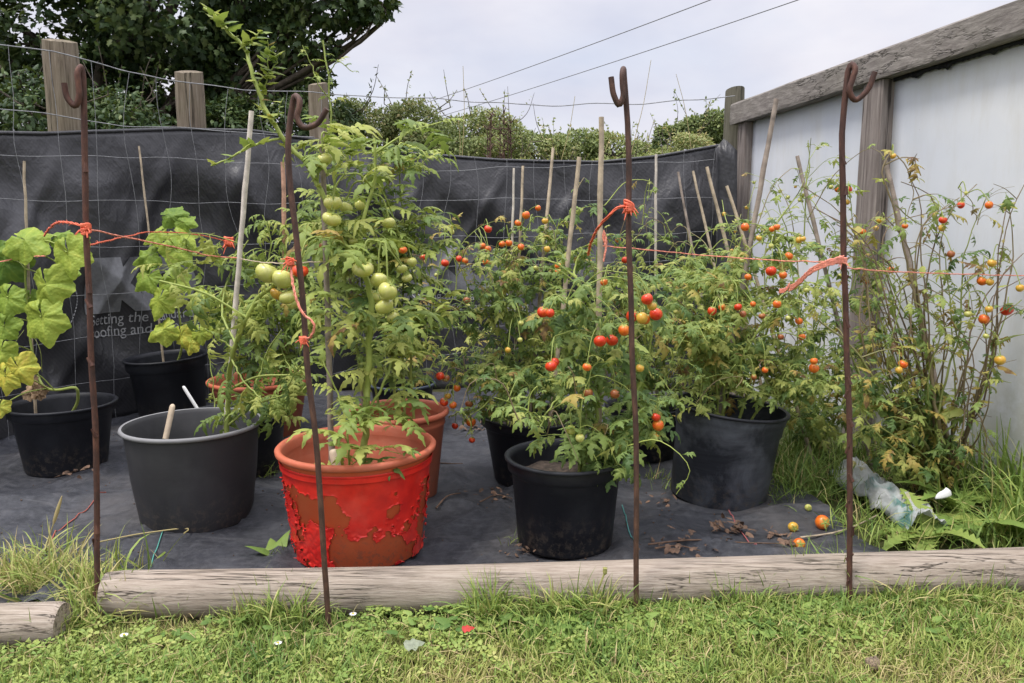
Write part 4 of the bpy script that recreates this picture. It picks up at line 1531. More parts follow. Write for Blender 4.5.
# ------------------------------------------------------------------ plants
def plant(name, label, cat, root_loc, mat, stems, fruit=(), temps=TOM, leaf=(.10, .18), spacing=.05, tint=(.45, .18), start=.12, branches=0, blen=(.12, .25),
          group=None, fy=None, big=False, stem_tint=.35, elev=(.0, .9), sides=6, brown=0.03, upb=.6, yshift=-.10, density=1.0, lowy=0.0, back=0.0, bleaf=1.0, tangle=0):
    root = thing(name, root_loc, label, cat, group)
    sb, lb = MB(), MB()
    allpts = []
    LP, LD, LN, LS, LT, LK = [], [], [], [], [], []

    def grow_leaves(S, st, sp, sc, zref, bk=0, small=0):
        seg = np.linalg.norm(np.diff(S, axis=0), axis=1)
        cum = np.concatenate([[0], np.cumsum(seg)])
        d = cum[-1] * st + random.random() * sp
        az = random.uniform(0, 6.28)
        while d < cum[-1]:
            p = np.array([np.interp(d, cum, S[:, k]) for k in range(3)])
            az += 2.4 + random.uniform(-.5, .5)
            el = random.uniform(*elev)
            D = np.array((math.cos(az) * math.cos(el), math.sin(az) * math.cos(el), math.sin(el)))
            if bk: D[1] = abs(D[1]) + .3
            if back and not bk and D[1] > 0.3 and random.random() < back: D[1] *= -1
            L = random.uniform(*leaf) * sc * (1 - .45 * (d / cum[-1]) ** 3)
            LP.append(p); LD.append(D)
            LN.append(np.array((random.uniform(-.4, .4), random.uniform(-.6, .2), 1.0)))
            LS.append(L)
            tt = random.gauss(*tint) + lowy * max(0, 1 - d / cum[-1] * 1.6)
            if random.random() < brown: tt = random.uniform(.85, 1.0)
            else: tt = min(tt, .80)
            LT.append(min(1, max(0, tt)))
            LK.append(small)
            d += sp * random.uniform(.6, 1.4) / density

    for stm in stems:
        pts, r0, r1 = stm[:3]
        opt = stm[3] if len(stm) > 3 else {}
        W_ = [np.array(q[1:]) if q[0] == 'w' else at(*q) for q in pts]
        S = spline(W_, max(14, int(6 * len(W_))))
        S[2:, 0] += [.006 * nz(k * .5, r0 * 999, 1.0 + len(allpts)) for k in range(2, len(S))]
        S[2:, 1] += [.010 * nz(k * .4, r0 * 999, 7.0 + len(allpts)) for k in range(2, len(S))]
        sb.tube(S, np.linspace(r0, r1, len(S)), sides, opt.get('t', stem_tint))
        allpts.append(S)
        grow_leaves(S, opt.get('start', start), opt.get('sp', spacing), opt.get('sc', 1.0), 0, opt.get('bk', 0), opt.get('small', 0))
        for _ in range(opt.get('br', branches)):
            i = random.randint(int(len(S) * opt.get('bstart', .15)), len(S) - 2)
            az = random.uniform(0, 6.28)
            L = random.uniform(*blen)
            dv = np.array((math.cos(az), math.sin(az), random.uniform(.1, 1.0) * upb))
            dv /= np.linalg.norm(dv)
            B = spline([S[i], S[i] + dv * L * .5 + np.array((0, 0, L * .12)), S[i] + dv * L + np.array((0, 0, random.uniform(-.1, .1) * L))], 9)
            sb.tube(B, np.linspace(r0 * .45, r1 * .5, 9), 5, opt.get('t', stem_tint))
            allpts.append(B)
            grow_leaves(B, .1, opt.get('sp', spacing) * .8, bleaf, 0)
    for _ in range(tangle):
        S = allpts[random.randrange(len(allpts))]
        i = random.randrange(len(S) // 3, len(S))
        dv = np.array((random.uniform(-1, 1), random.uniform(-1, .5), random.uniform(-.3, 1.0)))
        L = random.uniform(.10, .28)
        e = S[i] + dv * L * .8
        B = spline([S[i], S[i] + dv * L * .4 + (0, 0, L * .2), e, e + (random.uniform(-.04, .04), random.uniform(-.03, .03), -L * random.uniform(.1, .4))], 12)
        sb.tube(B, np.linspace(.0019, .0009, 12), 4, random.choice((.2, .3, .45, .7, .9)))
        grow_leaves(B, .4, spacing * 4, .55, 0)
    AP = np.vstack(allpts)
    for f in fruit:
        px, py, rp, c = f[:4]
        Y = f[4] if len(f) > 4 else (fy if fy else root_loc[1] + yshift) + random.uniform(-.05, .05)
        p = at(px, py, Y)
        r = rp * depth_of(p) / FPX
        top = p + np.array((0, 0, r * .9))
        dd = np.linalg.norm(AP - top - np.array((0, .0, .05)), axis=1)
        q = AP[dd.argmin()]
        if dd.min() < .5:
            mid = (top + q) / 2 + np.array((0, 0, .025))
        else:
            q = top + np.array((random.uniform(-.03, .03), .05, .05)); mid = (top + q) / 2 + np.array((0, 0, .02))
        sb.tube(spline([q, mid, top], 8), np.linspace(.0018, .0013, 8) * (1.6 if big else 1), 5, .4)
        add_fruit(root, p, r, c, big)
    if LP:
        for kk, tp in ((0, temps), (1, SMALL)):
            ix = [q for q in range(len(LP)) if LK[q] == kk]
            if ix: lb.scatter(tp, *[np.array(A_)[ix] for A_ in (LP, LD, LN, LS, LT)])
        lb.build('foliage', mat, root)
    sb.build('stem', M['stem'], root)
    return root


def soil_pt(k, px, dy=0.0):
    v = inpot(k, px, dy)
    return ('w', v[0], v[1], v[2])


yC, yD, yE, yB, yG = (POT[k]['c'][1] for k in 'CDEBG')
# tall green-fruited tomato in the peeling pot
plant('tomato_plant', 'tall tomato with big green fruit growing from the peeling red pot', 'tomato plant', POT['C']['c'] + (0, 0, .02), M['tom'], [
    ([soil_pt('C', 360), (365, 420, yC), (369, 345, yC), (371, 300, yC - .02), (361, 265, yC - .02), (340, 236, yC), (331, 212, yC), (318, 185, yC), (303, 159, yC), (291, 148, yC), (277, 128, yC - .02), (263, 104, yC - .03), (253, 74, yC - .03), (243, 46, yC), (231, 34, yC), (215, 16, yC), (203, 8, yC)], .0105, .0042, {'sp': .026, 'sc': .22, 'br': 0, 't': .18, 'start': .45, 'small': 1}),
    ([(370, 296, yC - .02), (362, 262, yC - .05), (357, 250, yC), (373, 186, yC + .05), (376, 159, yC + .05), (374, 138, yC + .05)], .0075, .0035, {'sp': .045, 'sc': .75, 'br': 7, 'bk': 1, 't': .2}),
    ([(283, 138, yC), (257, 144, yC - .05), (235, 155, yC - .08), (212, 166, yC - .08)], .0035, .002, {'sp': .022, 'sc': .25, 'start': .25, 'small': 1, 'br': 0, 't': .2}),
    ([(231, 34, yC), (222, 24, yC - .02), (208, 8, yC - .02)], .002, .001, {'sp': .010, 'sc': .25, 'small': 1, 'br': 0}),
    ([(255, 85, yC), (276, 60, yC - .02), (272, 45, yC - .02)], .002, .001, {'sp': .012, 'sc': .25, 'small': 1, 'br': 0}),
    ([(264, 108, yC), (276, 118, yC - .04), (282, 100, yC - .05)], .002, .001, {'sp': .014, 'sc': .25, 'small': 1, 'br': 0}),
    ([(243, 46, yC), (252, 40, yC - .03), (262, 30, yC - .03)], .003, .0015, {'sp': .008, 'sc': .25, 'small': 1, 'br': 0}),
    ([(262, 104, yC), (268, 70, yC - .02), (268, 40, yC - .02)], .002, .0012, {'sp': .010, 'sc': .25, 'small': 1, 'br': 0}),
    ([soil_pt('C', 345), (348, 440, yC - .1), (340, 400, yC - .1), (322, 360, yC - .1)], .004, .002, {'sp': .035, 'sc': .75, 'start': .1, 'br': 3}),
    ([(366, 415, yC), (385, 380, yC), (398, 345, yC + .05), (402, 312, yC + .05)], .0045, .002, {'sp': .038, 'sc': .8, 'br': 3}),
    ([(369, 350, yC), (350, 325, yC - .05), (330, 310, yC - .08)], .004, .002, {'sp': .035, 'sc': .7, 'br': 2}),
    ([(366, 425, yC), (386, 420, yC - .03), (396, 428, yC - .05)], .0025, .0015, {'sp': .04, 'sc': .40}),
    ([(318, 185, yC), (316, 160, yC), (330, 150, yC + .1), (345, 128, yC + .1)], .0035, .002, {'sp': .05, 'sc': .5, 'br': 2}),
], [(323, 160, 9.5, 'g', yC - .03), (333, 203, 9.5, 'g', yC - .03), (332, 219, 10, 'g', yC - .05), (346, 208, 7, 'g', yC + .05), (363, 269, 11.5, 'g', yC - .08), (356, 259, 8, 'g', yC), (379, 280, 9.5, 'g', yC - .07), (388, 291, 10.5, 'g', yC - .10),
    (384, 306, 10, 'g', yC - .08), (393, 317, 7.5, 'g', yC - .05), (376, 296, 8, 'g', yC), (402, 269, 5.5, 'g', yC + .1), (407, 278, 5.5, 'g', yC + .1), (389, 223, 6.5, 'g', yC + .05), (353, 241, 5, 'g', yC),
    (300, 271, 8.5, 'r', 1.97), (318, 247, 6, 'b', yC + .1), (403, 250, 4.5, 'o', yC + .3)],
    TOM, (.12, .20), .040, (.62, .16), big=True, branches=3, blen=(.08, .2), back=.5)

# its neighbour with drooping leaves and a clutch of green fruit, rooted in the grey bucket
plant('tomato_plant', 'wilting tomato with drooping leaves and green fruit, rooted in the grey bucket', 'tomato plant', POT['B']['c'] + (0, 0, .02), M['tom'], [
    ([soil_pt('B', 222), (228, 400, yB), (234, 350, yB - .1), (247, 318, yB - .15), (259, 297, yB - .18), (275, 285, 2.06), (282, 268, 2.0)], .009, .006, {'sp': .07, 'sc': .8, 't': .3, 'br': 4}),
    ([(236, 345, yB - .1), (222, 310, yB), (230, 275, yB + .1), (248, 240, yB + .1)], .004, .002, {'sp': .04, 'sc': .6, 'br': 3}),
    ([(234, 350, yB - .1), (215, 335, yB - .1), (200, 325, yB - .1)], .003, .0016, {'sp': .035, 'sc': .65}),
    ([(232, 360, yB - .1), (243, 380, yB - .15), (262, 400, yB - .2)], .003, .0016, {'sp': .04, 'sc': .75}),
], [(267, 273, 11.5, 'g', 1.98), (283, 279, 11.5, 'g', 1.98), (288, 297, 9, 'g', 1.98), (277, 294, 7, 'y', yB - .22), (293, 303, 7, 'g', yB - .22)],
    TOMDROOP, (.11, .18), .028, (.58, .17), big=True, elev=(-.9, .3), brown=.03, back=.6)

plant('tomato_plant', 'bushy tall tomato rooted in the unpainted terracotta pot, top above the membrane', 'tomato plant', POT['D']['c'] + (0, 0, .02), M['tom'], [
    ([soil_pt('D', 398), (392, 350, yD), (388, 300, yD), (392, 240, yD), (380, 195, yD), (384, 160, yD), (388, 138, yD)], .006, .003, {'br': 7}),
    ([soil_pt('D', 375), (355, 340, yD), (345, 280, yD), (338, 210, yD + .05), (332, 150, yD + .05), (330, 100, yD + .05), (326, 60, yD + .05), (322, 40, yD + .05)], .006, .0025, {'br': 0, 'sc': .48, 'sp': .034}),
    ([soil_pt('D', 405), (402, 320, yD + .05), (404, 240, yD + .05), (400, 185, yD + .05), (396, 150, yD + .05)], .005, .002, {'br': 6}),
    ([soil_pt('D', 385), (365, 320, yD + .05), (360, 240, yD + .05), (362, 180, yD + .05), (356, 145, yD + .05)], .005, .002, {'br': 6}),
    ([(345, 280, yD), (328, 240, yD), (322, 200, yD), (314, 175, yD)], .004, .002, {'br': 5}),
    ([soil_pt('D', 415), (412, 340, yD), (418, 300, yD), (408, 250, yD), (410, 215, yD)], .005, .0025, {'br': 5}),
    ([(332, 100, yD + .05), (322, 90, yD), (310, 62, yD), (302, 45, yD)], .002, .0012, {'sp': .018, 'sc': .40, 'br': 0}),
    ([(328, 75, yD + .05), (340, 62, yD), (352, 72, yD)], .002, .0012, {'sp': .018, 'sc': .38, 'br': 0}),
    ([(392, 330, yD), (408, 340, yD - .1), (416, 355, yD - .12)], .003, .0015, {'sp': .035, 'sc': .8}),
    ([(350, 300, yD), (330, 330, yD - .1), (318, 360, yD - .12)], .003, .0015, {'sp': .035}),
], [(396, 340, 5, 'g'), (360, 205, 5.5, 'g'), (412, 262, 5, 'g')], TOM, (.11, .19), .021, (.58, .17), start=.40, branches=4, blen=(.08, .22), back=.5, brown=.02)

plant('tomato_plant', 'leafy tomato with hanging greyish leaves hiding the back terracotta pot', 'tomato plant', POT['E']['c'] + (0, 0, .02), M['tom'], [
    ([soil_pt('E', 255), (258, 330, yE), (265, 280, yE), (270, 235, yE), (262, 215, yE)], .006, .0025, {'br': 5}),
    ([soil_pt('E', 280), (292, 320, yE), (300, 270, yE), (312, 220, yE), (322, 190, yE)], .006, .0025, {'br': 6}),
    ([soil_pt('E', 240), (236, 330, yE - .1), (225, 300, yE - .2), (215, 285, yE - .2)], .004, .002, {'br': 3}),
    ([(292, 330, yE), (318, 300, yE - .1), (335, 262, yE)], .004, .002, {'br': 4}),
    ([(280, 345, yE), (290, 370, yE - .15), (302, 395, yE - .2)], .003, .002, {'sp': .04}),
], [(300, 330, 4, 'g')], TOMDROOP, (.12, .21), .028, (.56, .18), elev=(-.5, .6), branches=3, brown=.03, back=.5)

plant('tomato_plant', 'low tomato shoot with pale wilted leaves in the pot behind the grey bucket', 'tomato plant', POT['G']['c'] + (0, 0, .02), M['tom'], [
    ([soil_pt('G', 250), (258, 380, yG + .08), (268, 350, yG + .08), (282, 330, yG + .05)], .005, .002, {'br': 2, 'start': .45, 'bk': 1}),
    ([soil_pt('G', 260), (285, 390, yG), (305, 360, yG), (322, 345, yG)], .005, .002, {'br': 3}),
    ([soil_pt('G', 215), (212, 375, yG + .08), (208, 350, yG + .1)], .003, .0016, {'br': 0, 'sc': .5}),
], (), TOMDROOP, (.10, .18), .045, (.58, .16), elev=(-.8, .3), brown=.04, back=.5)

yH, yI, yJ, yK, yL = (POT[k]['c'][1] for k in 'HIJKL')
# sparse autumnal plant against the membrane
plant('cherry_tomato_plant', 'sparse browning cherry tomato against the membrane above the small dark blue pot', 'tomato plant', POT['H']['c'] + (0, 0, .02), M['cherry'], [
    ([soil_pt('H', 408), (425, 345, yH + .1), (433, 300, yH + .15), (442, 250, yH + .2), (444, 225, yH + .2), (436, 217, yH + .2)], .004, .0015, {'br': 3}),
    ([(435, 295, yH + .15), (450, 262, yH + .1), (470, 235, yH + .1), (484, 224, yH + .1)], .0025, .0012, {'sp': .09, 'sc': .6}),
    ([soil_pt('H', 412), (440, 350, yH + .1), (458, 310, yH + .1), (468, 290, yH + .1)], .004, .0018, {'br': 5}),
    ([(430, 320, yH + .15), (452, 300, yH + .2), (452, 240, yH + .2), (450, 212, yH + .2)], .003, .0014, {'sp': .07}),
    ([soil_pt('H', 400), (412, 330, yH), (418, 290, yH + .1), (424, 255, yH + .1)], .004, .0018, {'br': 3}),
    ([(455, 320, yH + .1), (470, 340, yH), (478, 362, yH)], .003, .0018, {'br': 3}),
], [(423, 257, 3.5, 'r'), (445, 263, 4, 'r'), (459, 259, 3.6, 'r'), (465, 261, 3.6, 'o'), (488, 229, 4, 'r'), (482, 246, 3.8, 'o'), (488, 249, 3.5, 'o'), (467, 300, 4, 'b'), (468, 306, 2.6, 'g'), (472, 313, 3, 'g'),
    (486, 262, 3.5, 'o'), (491, 264, 3.5, 'b'), (434, 218, 3, 'g'), (452, 232, 2.6, 'g'), (436, 275, 2, 'g')],
    CHERRY, (.07, .12), .045, (.66, .18), fy=yH, brown=.25, branches=2, blen=(.06, .16), yshift=0)

bush = dict(tangle=55, temps=CHERRY, leaf=(.055, .105), spacing=.0145, elev=(-.6, .9), brown=.085, back=.45, start=.26, bleaf=.9)
plant('cherry_tomato_plant', 'dense cherry tomato bush spilling over its black pot behind the short black pot', 'tomato plant', POT['I']['c'] + (0, 0, .02), M['cherry'], [
    ([soil_pt('I', 535), (530, 340, yI), (524, 290, yI), (512, 250, yI + .1), (506, 225, yI + .1)], .006, .002, {'br': 11}),
    ([soil_pt('I', 520), (505, 350, yI), (494, 310, yI), (484, 275, yI)], .005, .002, {'br': 9}),
    ([soil_pt('I', 550), (558, 330, yI), (560, 280, yI), (555, 240, yI + .1), (560, 218, yI + .1)], .006, .002, {'br': 10}),
    ([soil_pt('I', 510), (490, 375, yI - .1), (470, 370, yI - .15), (455, 385, yI - .15)], .004, .002, {'br': 7}),
    ([soil_pt('I', 560), (585, 340, yI + .05), (592, 290, yI + .1), (598, 250, yI + .1)], .005, .002, {'br': 9}),
    ([soil_pt('I', 515), (498, 390, yI - .2), (482, 408, yI - .22), (470, 415, yI - .22)], .004, .002, {'br': 6}),
    ([soil_pt('I', 545), (548, 380, yI - .15), (555, 395, yI - .22)], .004, .002, {'br': 6}),
    ([(530, 340, yI), (510, 300, yI - .1), (508, 270, yI - .1)], .004, .0016, {'br': 7}),
], [(526, 215, 4, 'o'), (518, 223, 3.5, 'o'), (509, 243, 3.5, 'o'), (502, 244, 3.5, 'o'), (521, 247, 3.6, 'o'), (547, 249, 3.4, 'y'), (545, 221, 3.4, 'y'), (538, 208, 3, 'o'), (558, 266, 3.5, 'o'), (558, 272, 3.5, 'o'), (536, 268, 2.8, 'g'),
    (457, 388, 4, 'o'), (469, 404, 4, 'b'), (453, 405, 4.2, 'o'), (471, 422, 5, 'o'), (455, 426, 3.4, 'r'), (440, 376, 4.5, 'r'), (446, 378, 4, 'b'), (444, 402, 4.5, 'r'), (448, 396, 3.5, 'y'), (472, 440, 3.2, 'r'),
    (521, 323, 3, 'g'), (471, 381, 3, 'g'), (480, 372, 2.6, 'g'), (508, 350, 3, 'y'), (520, 340, 2.8, 'g')],
    tint=(.57, .19), branches=8, blen=(.10, .26), yshift=-.16, **bush)

plant('cherry_tomato_plant', 'bright leaved cherry tomato with ripe red trusses in the short black pot', 'tomato plant', POT['J']['c'] + (0, 0, .02), M['cherry'], [
    ([soil_pt('J', 590), (596, 420, yJ), (600, 370, yJ), (604, 330, yJ), (610, 300, yJ)], .007, .003, {'br': 7}),
    ([soil_pt('J', 600), (625, 420, yJ), (645, 370, yJ), (652, 330, yJ), (650, 300, yJ)], .006, .0025, {'br': 7}),
    ([soil_pt('J', 580), (580, 400, yJ), (572, 350, yJ), (562, 320, yJ), (575, 300, yJ)], .006, .0025, {'br': 7}),
    ([soil_pt('J', 605), (632, 440, yJ - .1), (648, 420, yJ - .1), (655, 440, yJ - .12)], .004, .002, {'br': 4}),
    ([(600, 370, yJ), (620, 345, yJ - .08), (628, 320, yJ - .1)], .004, .002, {'br': 4}),
    ([(604, 330, yJ), (585, 297, yJ - .05), (575, 265, yJ), (582, 250, yJ)], .005, .002, {'sp': .10, 'sc': .7, 't': .3}),
    ([soil_pt('J', 585), (590, 445, yJ - .12), (596, 460, yJ - .17)], .003, .002, {'br': 3}),
    ([(572, 390, yJ), (552, 405, yJ - .1), (538, 430, yJ - .15)], .003, .002, {'sp': .05, 'sc': .8}),
], [(647, 299, 6, 'r'), (645, 319, 5.5, 'o'), (656, 314, 6.8, 'r'), (652, 306, 5, 'y'), (632, 316, 6.2, 'r'), (624, 330, 6, 'o'), (642, 318, 6, 'y'), (600, 341, 6.6, 'r'), (612, 340, 6.6, 'r'), (551, 366, 6, 'r'), (555, 362, 4.5, 'r'),
    (543, 312, 6, 'r'), (550, 313, 4.5, 'r'), (587, 367, 4.5, 'o'), (588, 393, 5, 'b'), (615, 394, 5, 'b'), (658, 425, 6, 'o'), (655, 436, 5, 'y'), (656, 417, 4.5, 'r'), (640, 368, 4.5, 'y'), (604, 282, 4, 'o'), (571, 430, 5, 'g'), (580, 438, 4.5, 'g')],
    tangle=20, temps=CHERRY + TOM[:3], leaf=(.07, .125), spacing=.022, elev=(-.5, .9), brown=.02, back=.5, start=.30, tint=(.52, .15), branches=6, blen=(.08, .2), yshift=-.16)

plant('cherry_tomato_plant', 'cherry tomato crowded between the upright pale cane and the tilted scuffed pot', 'tomato plant', POT['L']['c'] + (0, 0, .02), M['cherry'], [
    ([soil_pt('L', 645), (640, 340, yL), (632, 290, yL), (628, 255, yL)], .006, .002, {'br': 10}),
    ([soil_pt('L', 655), (670, 330, yL), (680, 290, yL), (690, 255, yL)], .006, .002, {'br': 10}),
    ([soil_pt('L', 635), (612, 340, yL), (604, 290, yL), (600, 260, yL + .1)], .005, .002, {'br': 8}),
    ([soil_pt('L', 660), (695, 350, yL - .1), (712, 310, yL - .1), (722, 270, yL)], .005, .002, {'br': 9}),
    ([(632, 290, yL), (640, 255, yL), (664, 240, yL), (684, 255, yL)], .0022, .0012, {'sp': .11, 'sc': .5}),
], [(625, 260, 3.6, 'r'), (682, 291, 3.6, 'o'), (687, 290, 3.4, 'o'), (700, 289, 3.2, 'o'), (687, 329, 3.4, 'o'), (618, 240, 3, 'o'), (664, 280, 2.6, 'g'), (676, 312, 2.6, 'g'), (700, 310, 2.6, 'g'), (724, 282, 3.4, 'o')],
    tint=(.57, .19), branches=8, blen=(.10, .26), yshift=-.2, **bush)

plant('cherry_tomato_plant', 'wide cherry tomato with many small orange fruit growing in the tilted scuffed pot', 'tomato plant', POT['K']['c'] + (0, 0, .02), M['cherry'], [
    ([soil_pt('K', 722), (728, 350, yK), (733, 300, yK), (735, 265, yK), (742, 235, yK)], .006, .002, {'br': 10, 'bstart': .36, 'start': .36}),
    ([soil_pt('K', 735), (760, 350, yK), (778, 300, yK), (785, 262, yK), (796, 235, yK)], .006, .002, {'br': 10, 'bstart': .36, 'start': .36}),
    ([soil_pt('K', 705), (695, 360, yK), (682, 320, yK), (672, 280, yK)], .005, .002, {'br': 9, 'bstart': .36, 'start': .36}),
    ([soil_pt('K', 740), (785, 370, yK - .05), (812, 335, yK), (830, 290, yK)], .005, .002, {'br': 9, 'bstart': .36, 'start': .36}),
    ([soil_pt('K', 720), (712, 345, yK - .1), (704, 310, yK - .12)], .004, .002, {'br': 8, 'bstart': .45, 'start': .45}),
    ([('w', POT['K']['c'][0] + .04, yK + .12, POT['K']['zs']), (735, 350, yK + .18), (732, 300, yK + .2), (728, 260, yK + .2)], .004, .002, {'br': 12, 'start': .1, 'bstart': .1}),
    ([('w', POT['K']['c'][0] + .0, yK + .14, POT['K']['zs']), (712, 350, yK + .18), (705, 300, yK + .2), (700, 270, yK + .2)], .004, .002, {'br': 10, 'start': .15, 'bstart': .15}),
    ([(742, 390, yK - .1), (790, 395, yK - .1), (815, 385, yK - .12)], .004, .002, {'br': 8, 'bstart': .3}),
    ([(735, 265, yK), (760, 240, yK + .1), (790, 205, yK + .2), (806, 185, yK + .2), (809, 140, yK + .2)], .0025, .0012, {'sp': .12, 'sc': .5}),
    ([(742, 300, yK), (765, 320, yK - .15), (745, 350, yK - .15), (738, 390, yK - .1)], .004, .003, {'sp': .1, 'sc': .6}),
    ([soil_pt('K', 712), (704, 405, yK - .12), (698, 416, yK - .16)], .002, .0015, {'sp': .04, 'sc': .6}),
], [(712, 311, 4.5, 'r'), (722, 307, 3.6, 'o'), (738, 307, 4, 'r'), (743, 314, 3.5, 'b'), (745, 227, 4.2, 'o'), (771, 271, 5.2, 'r'), (783, 275, 4, 'o'), (789, 256, 4.2, 'o'), (777, 227, 3.4, 'o'), (772, 229, 3, 'o'), (799, 321, 4, 'o'),
    (802, 337, 3.5, 'o'), (814, 361, 4, 'o'), (814, 368, 5, 'o'), (777, 304, 4.2, 'o'), (762, 316, 3.5, 'b'), (753, 304, 3, 'o'), (748, 277, 3.4, 'o'), (799, 240, 3.4, 'y'), (803, 239, 3, 'y'), (765, 370, 3.4, 'o'), (781, 337, 3.4, 'b'),
    (759, 238, 3, 'y'), (771, 246, 2.6, 'g'), (754, 377, 3, 'b'), (742, 260, 2.5, 'g'), (788, 318, 2.6, 'g'), (806, 290, 2.6, 'g'), (730, 330, 2.5, 'g'), (690, 345, 2.5, 'g'), (795, 286, 3, 'y')],
    tint=(.66, .17), branches=8, blen=(.10, .25), yshift=-.2, **bush)

# bare upper growth before the wall: stalks with dried calyces and tiny green fruit
yW = 2.85
bp = on_ground(815, 452)
w0 = ('w', bp[0], bp[1], 0.0)
plant('cherry_tomato_plant', 'yellowing cherry tomato rooted in the long grass beneath the white wall panel', 'tomato plant', bp, M['cherry'], [
    ([w0, (806, 370, yW), (796, 310, yW), (790, 250, yW), (780, 210, yW), (775, 195, yW)], .005, .0015, {'br': 9, 'sp': .06, 'sc': .55}),
    ([w0, (835, 370, yW), (846, 310, yW), (856, 260, yW), (852, 215, yW), (848, 190, yW)], .005, .0015, {'br': 9, 'sc': .65}),
    ([w0, (850, 390, yW), (868, 350, yW), (880, 300, yW), (892, 255, yW)], .005, .0015, {'br': 13}),
    ([w0, (790, 390, yW), (778, 360, yW), (770, 330, yW)], .005, .002, {'br': 9}),
    ([w0, (825, 330, yW), (828, 270, yW), (836, 232, yW), (822, 215, yW)], .004, .0012, {'br': 8}),
    ([w0, (838, 410, yW - .1), (862, 400, yW - .12), (882, 410, yW - .12)], .004, .002, {'br': 8}),
    ([w0, (800, 420, yW - .1), (785, 412, yW - .15), (774, 420, yW - .15)], .004, .002, {'br': 7}),
], [(788, 255, 3, 'o'), (848, 190, 4, 'r'), (838, 189, 3.4, 'o'), (847, 202, 3, 'y'), (863, 232, 3.4, 'o'), (880, 220, 3.4, 'y'), (876, 228, 2.6, 'y'), (878, 272, 3, 'o'), (891, 270, 4, 'o'), (866, 282, 3, 'o'), (840, 276, 3, 'g'), (852, 300, 2.6, 'g'),
    (831, 187, 2.6, 'g'), (800, 200, 2.2, 'g'), (836, 330, 2.6, 'y')],
    temps=CHERRY, leaf=(.06, .11), spacing=.025, elev=(-.6, .8), brown=.10, back=.45, start=.12, tint=(.56, .18), branches=8, blen=(.10, .22), yshift=-.12, lowy=.2, bleaf=.9)

yS = 2.95
t_ = thing('tomato_stalks', at(770, 330, yS) * (1, 1, 0), 'bare tomato stalks with dried flower stars and pinhead green fruit rising before the wall', 'tomato plant')
sb, db = MB(), MB()
for pts in ([(745, 300), (752, 250), (748, 215), (756, 180)], [(765, 300), (768, 240), (790, 205), (801, 188), (808, 165), (811, 138)], [(800, 300), (795, 240), (788, 205), (778, 185)], [(815, 300), (818, 245), (806, 215), (800, 196)],
            [(780, 300), (782, 262), (772, 222), (762, 200)], [(735, 290), (740, 250), (728, 225), (722, 200)], [(758, 290), (744, 262), (735, 240), (741, 214)], [(720, 300), (712, 262), (702, 240), (690, 232)], [(808, 165), (800, 200), (812, 178)]):
    S = spline([at(x, y, yS + random.uniform(-.1, .1)) for x, y in pts], 22)
    S[0][2] = max(S[0][2] - .3, 0.1)
    sb.tube(S, np.linspace(.0028, .0012, 22), 5, random.uniform(.3, .7))
    for q in range(8, 22):
        if random.random() < .55:
            c = S[q] + np.array((random.uniform(-.025, .025), random.uniform(-.02, .02), random.uniform(-.02, .015)))
            sb.tube([S[q], (S[q] + c) / 2 + (0, 0, .006), c], .0009, 4, .5)
            k = random.randint(4, 5)
            db = MB()
            for a in range(k):
                az = a * 6.28 / k + q
                db.scatter(SMALL, [c], [(math.cos(az), math.sin(az), .3)], [(0, 0, 1)], random.uniform(.010, .017), random.uniform(.3, .75))
            db.build('flower_star', M['cherry'], t_)
            if random.random() < .35:
                add_fruit(t_, c - (0, 0, .004), random.uniform(.005, .0085), random.choice('ggy'))
sb.build('stem', M['stem'], t_)

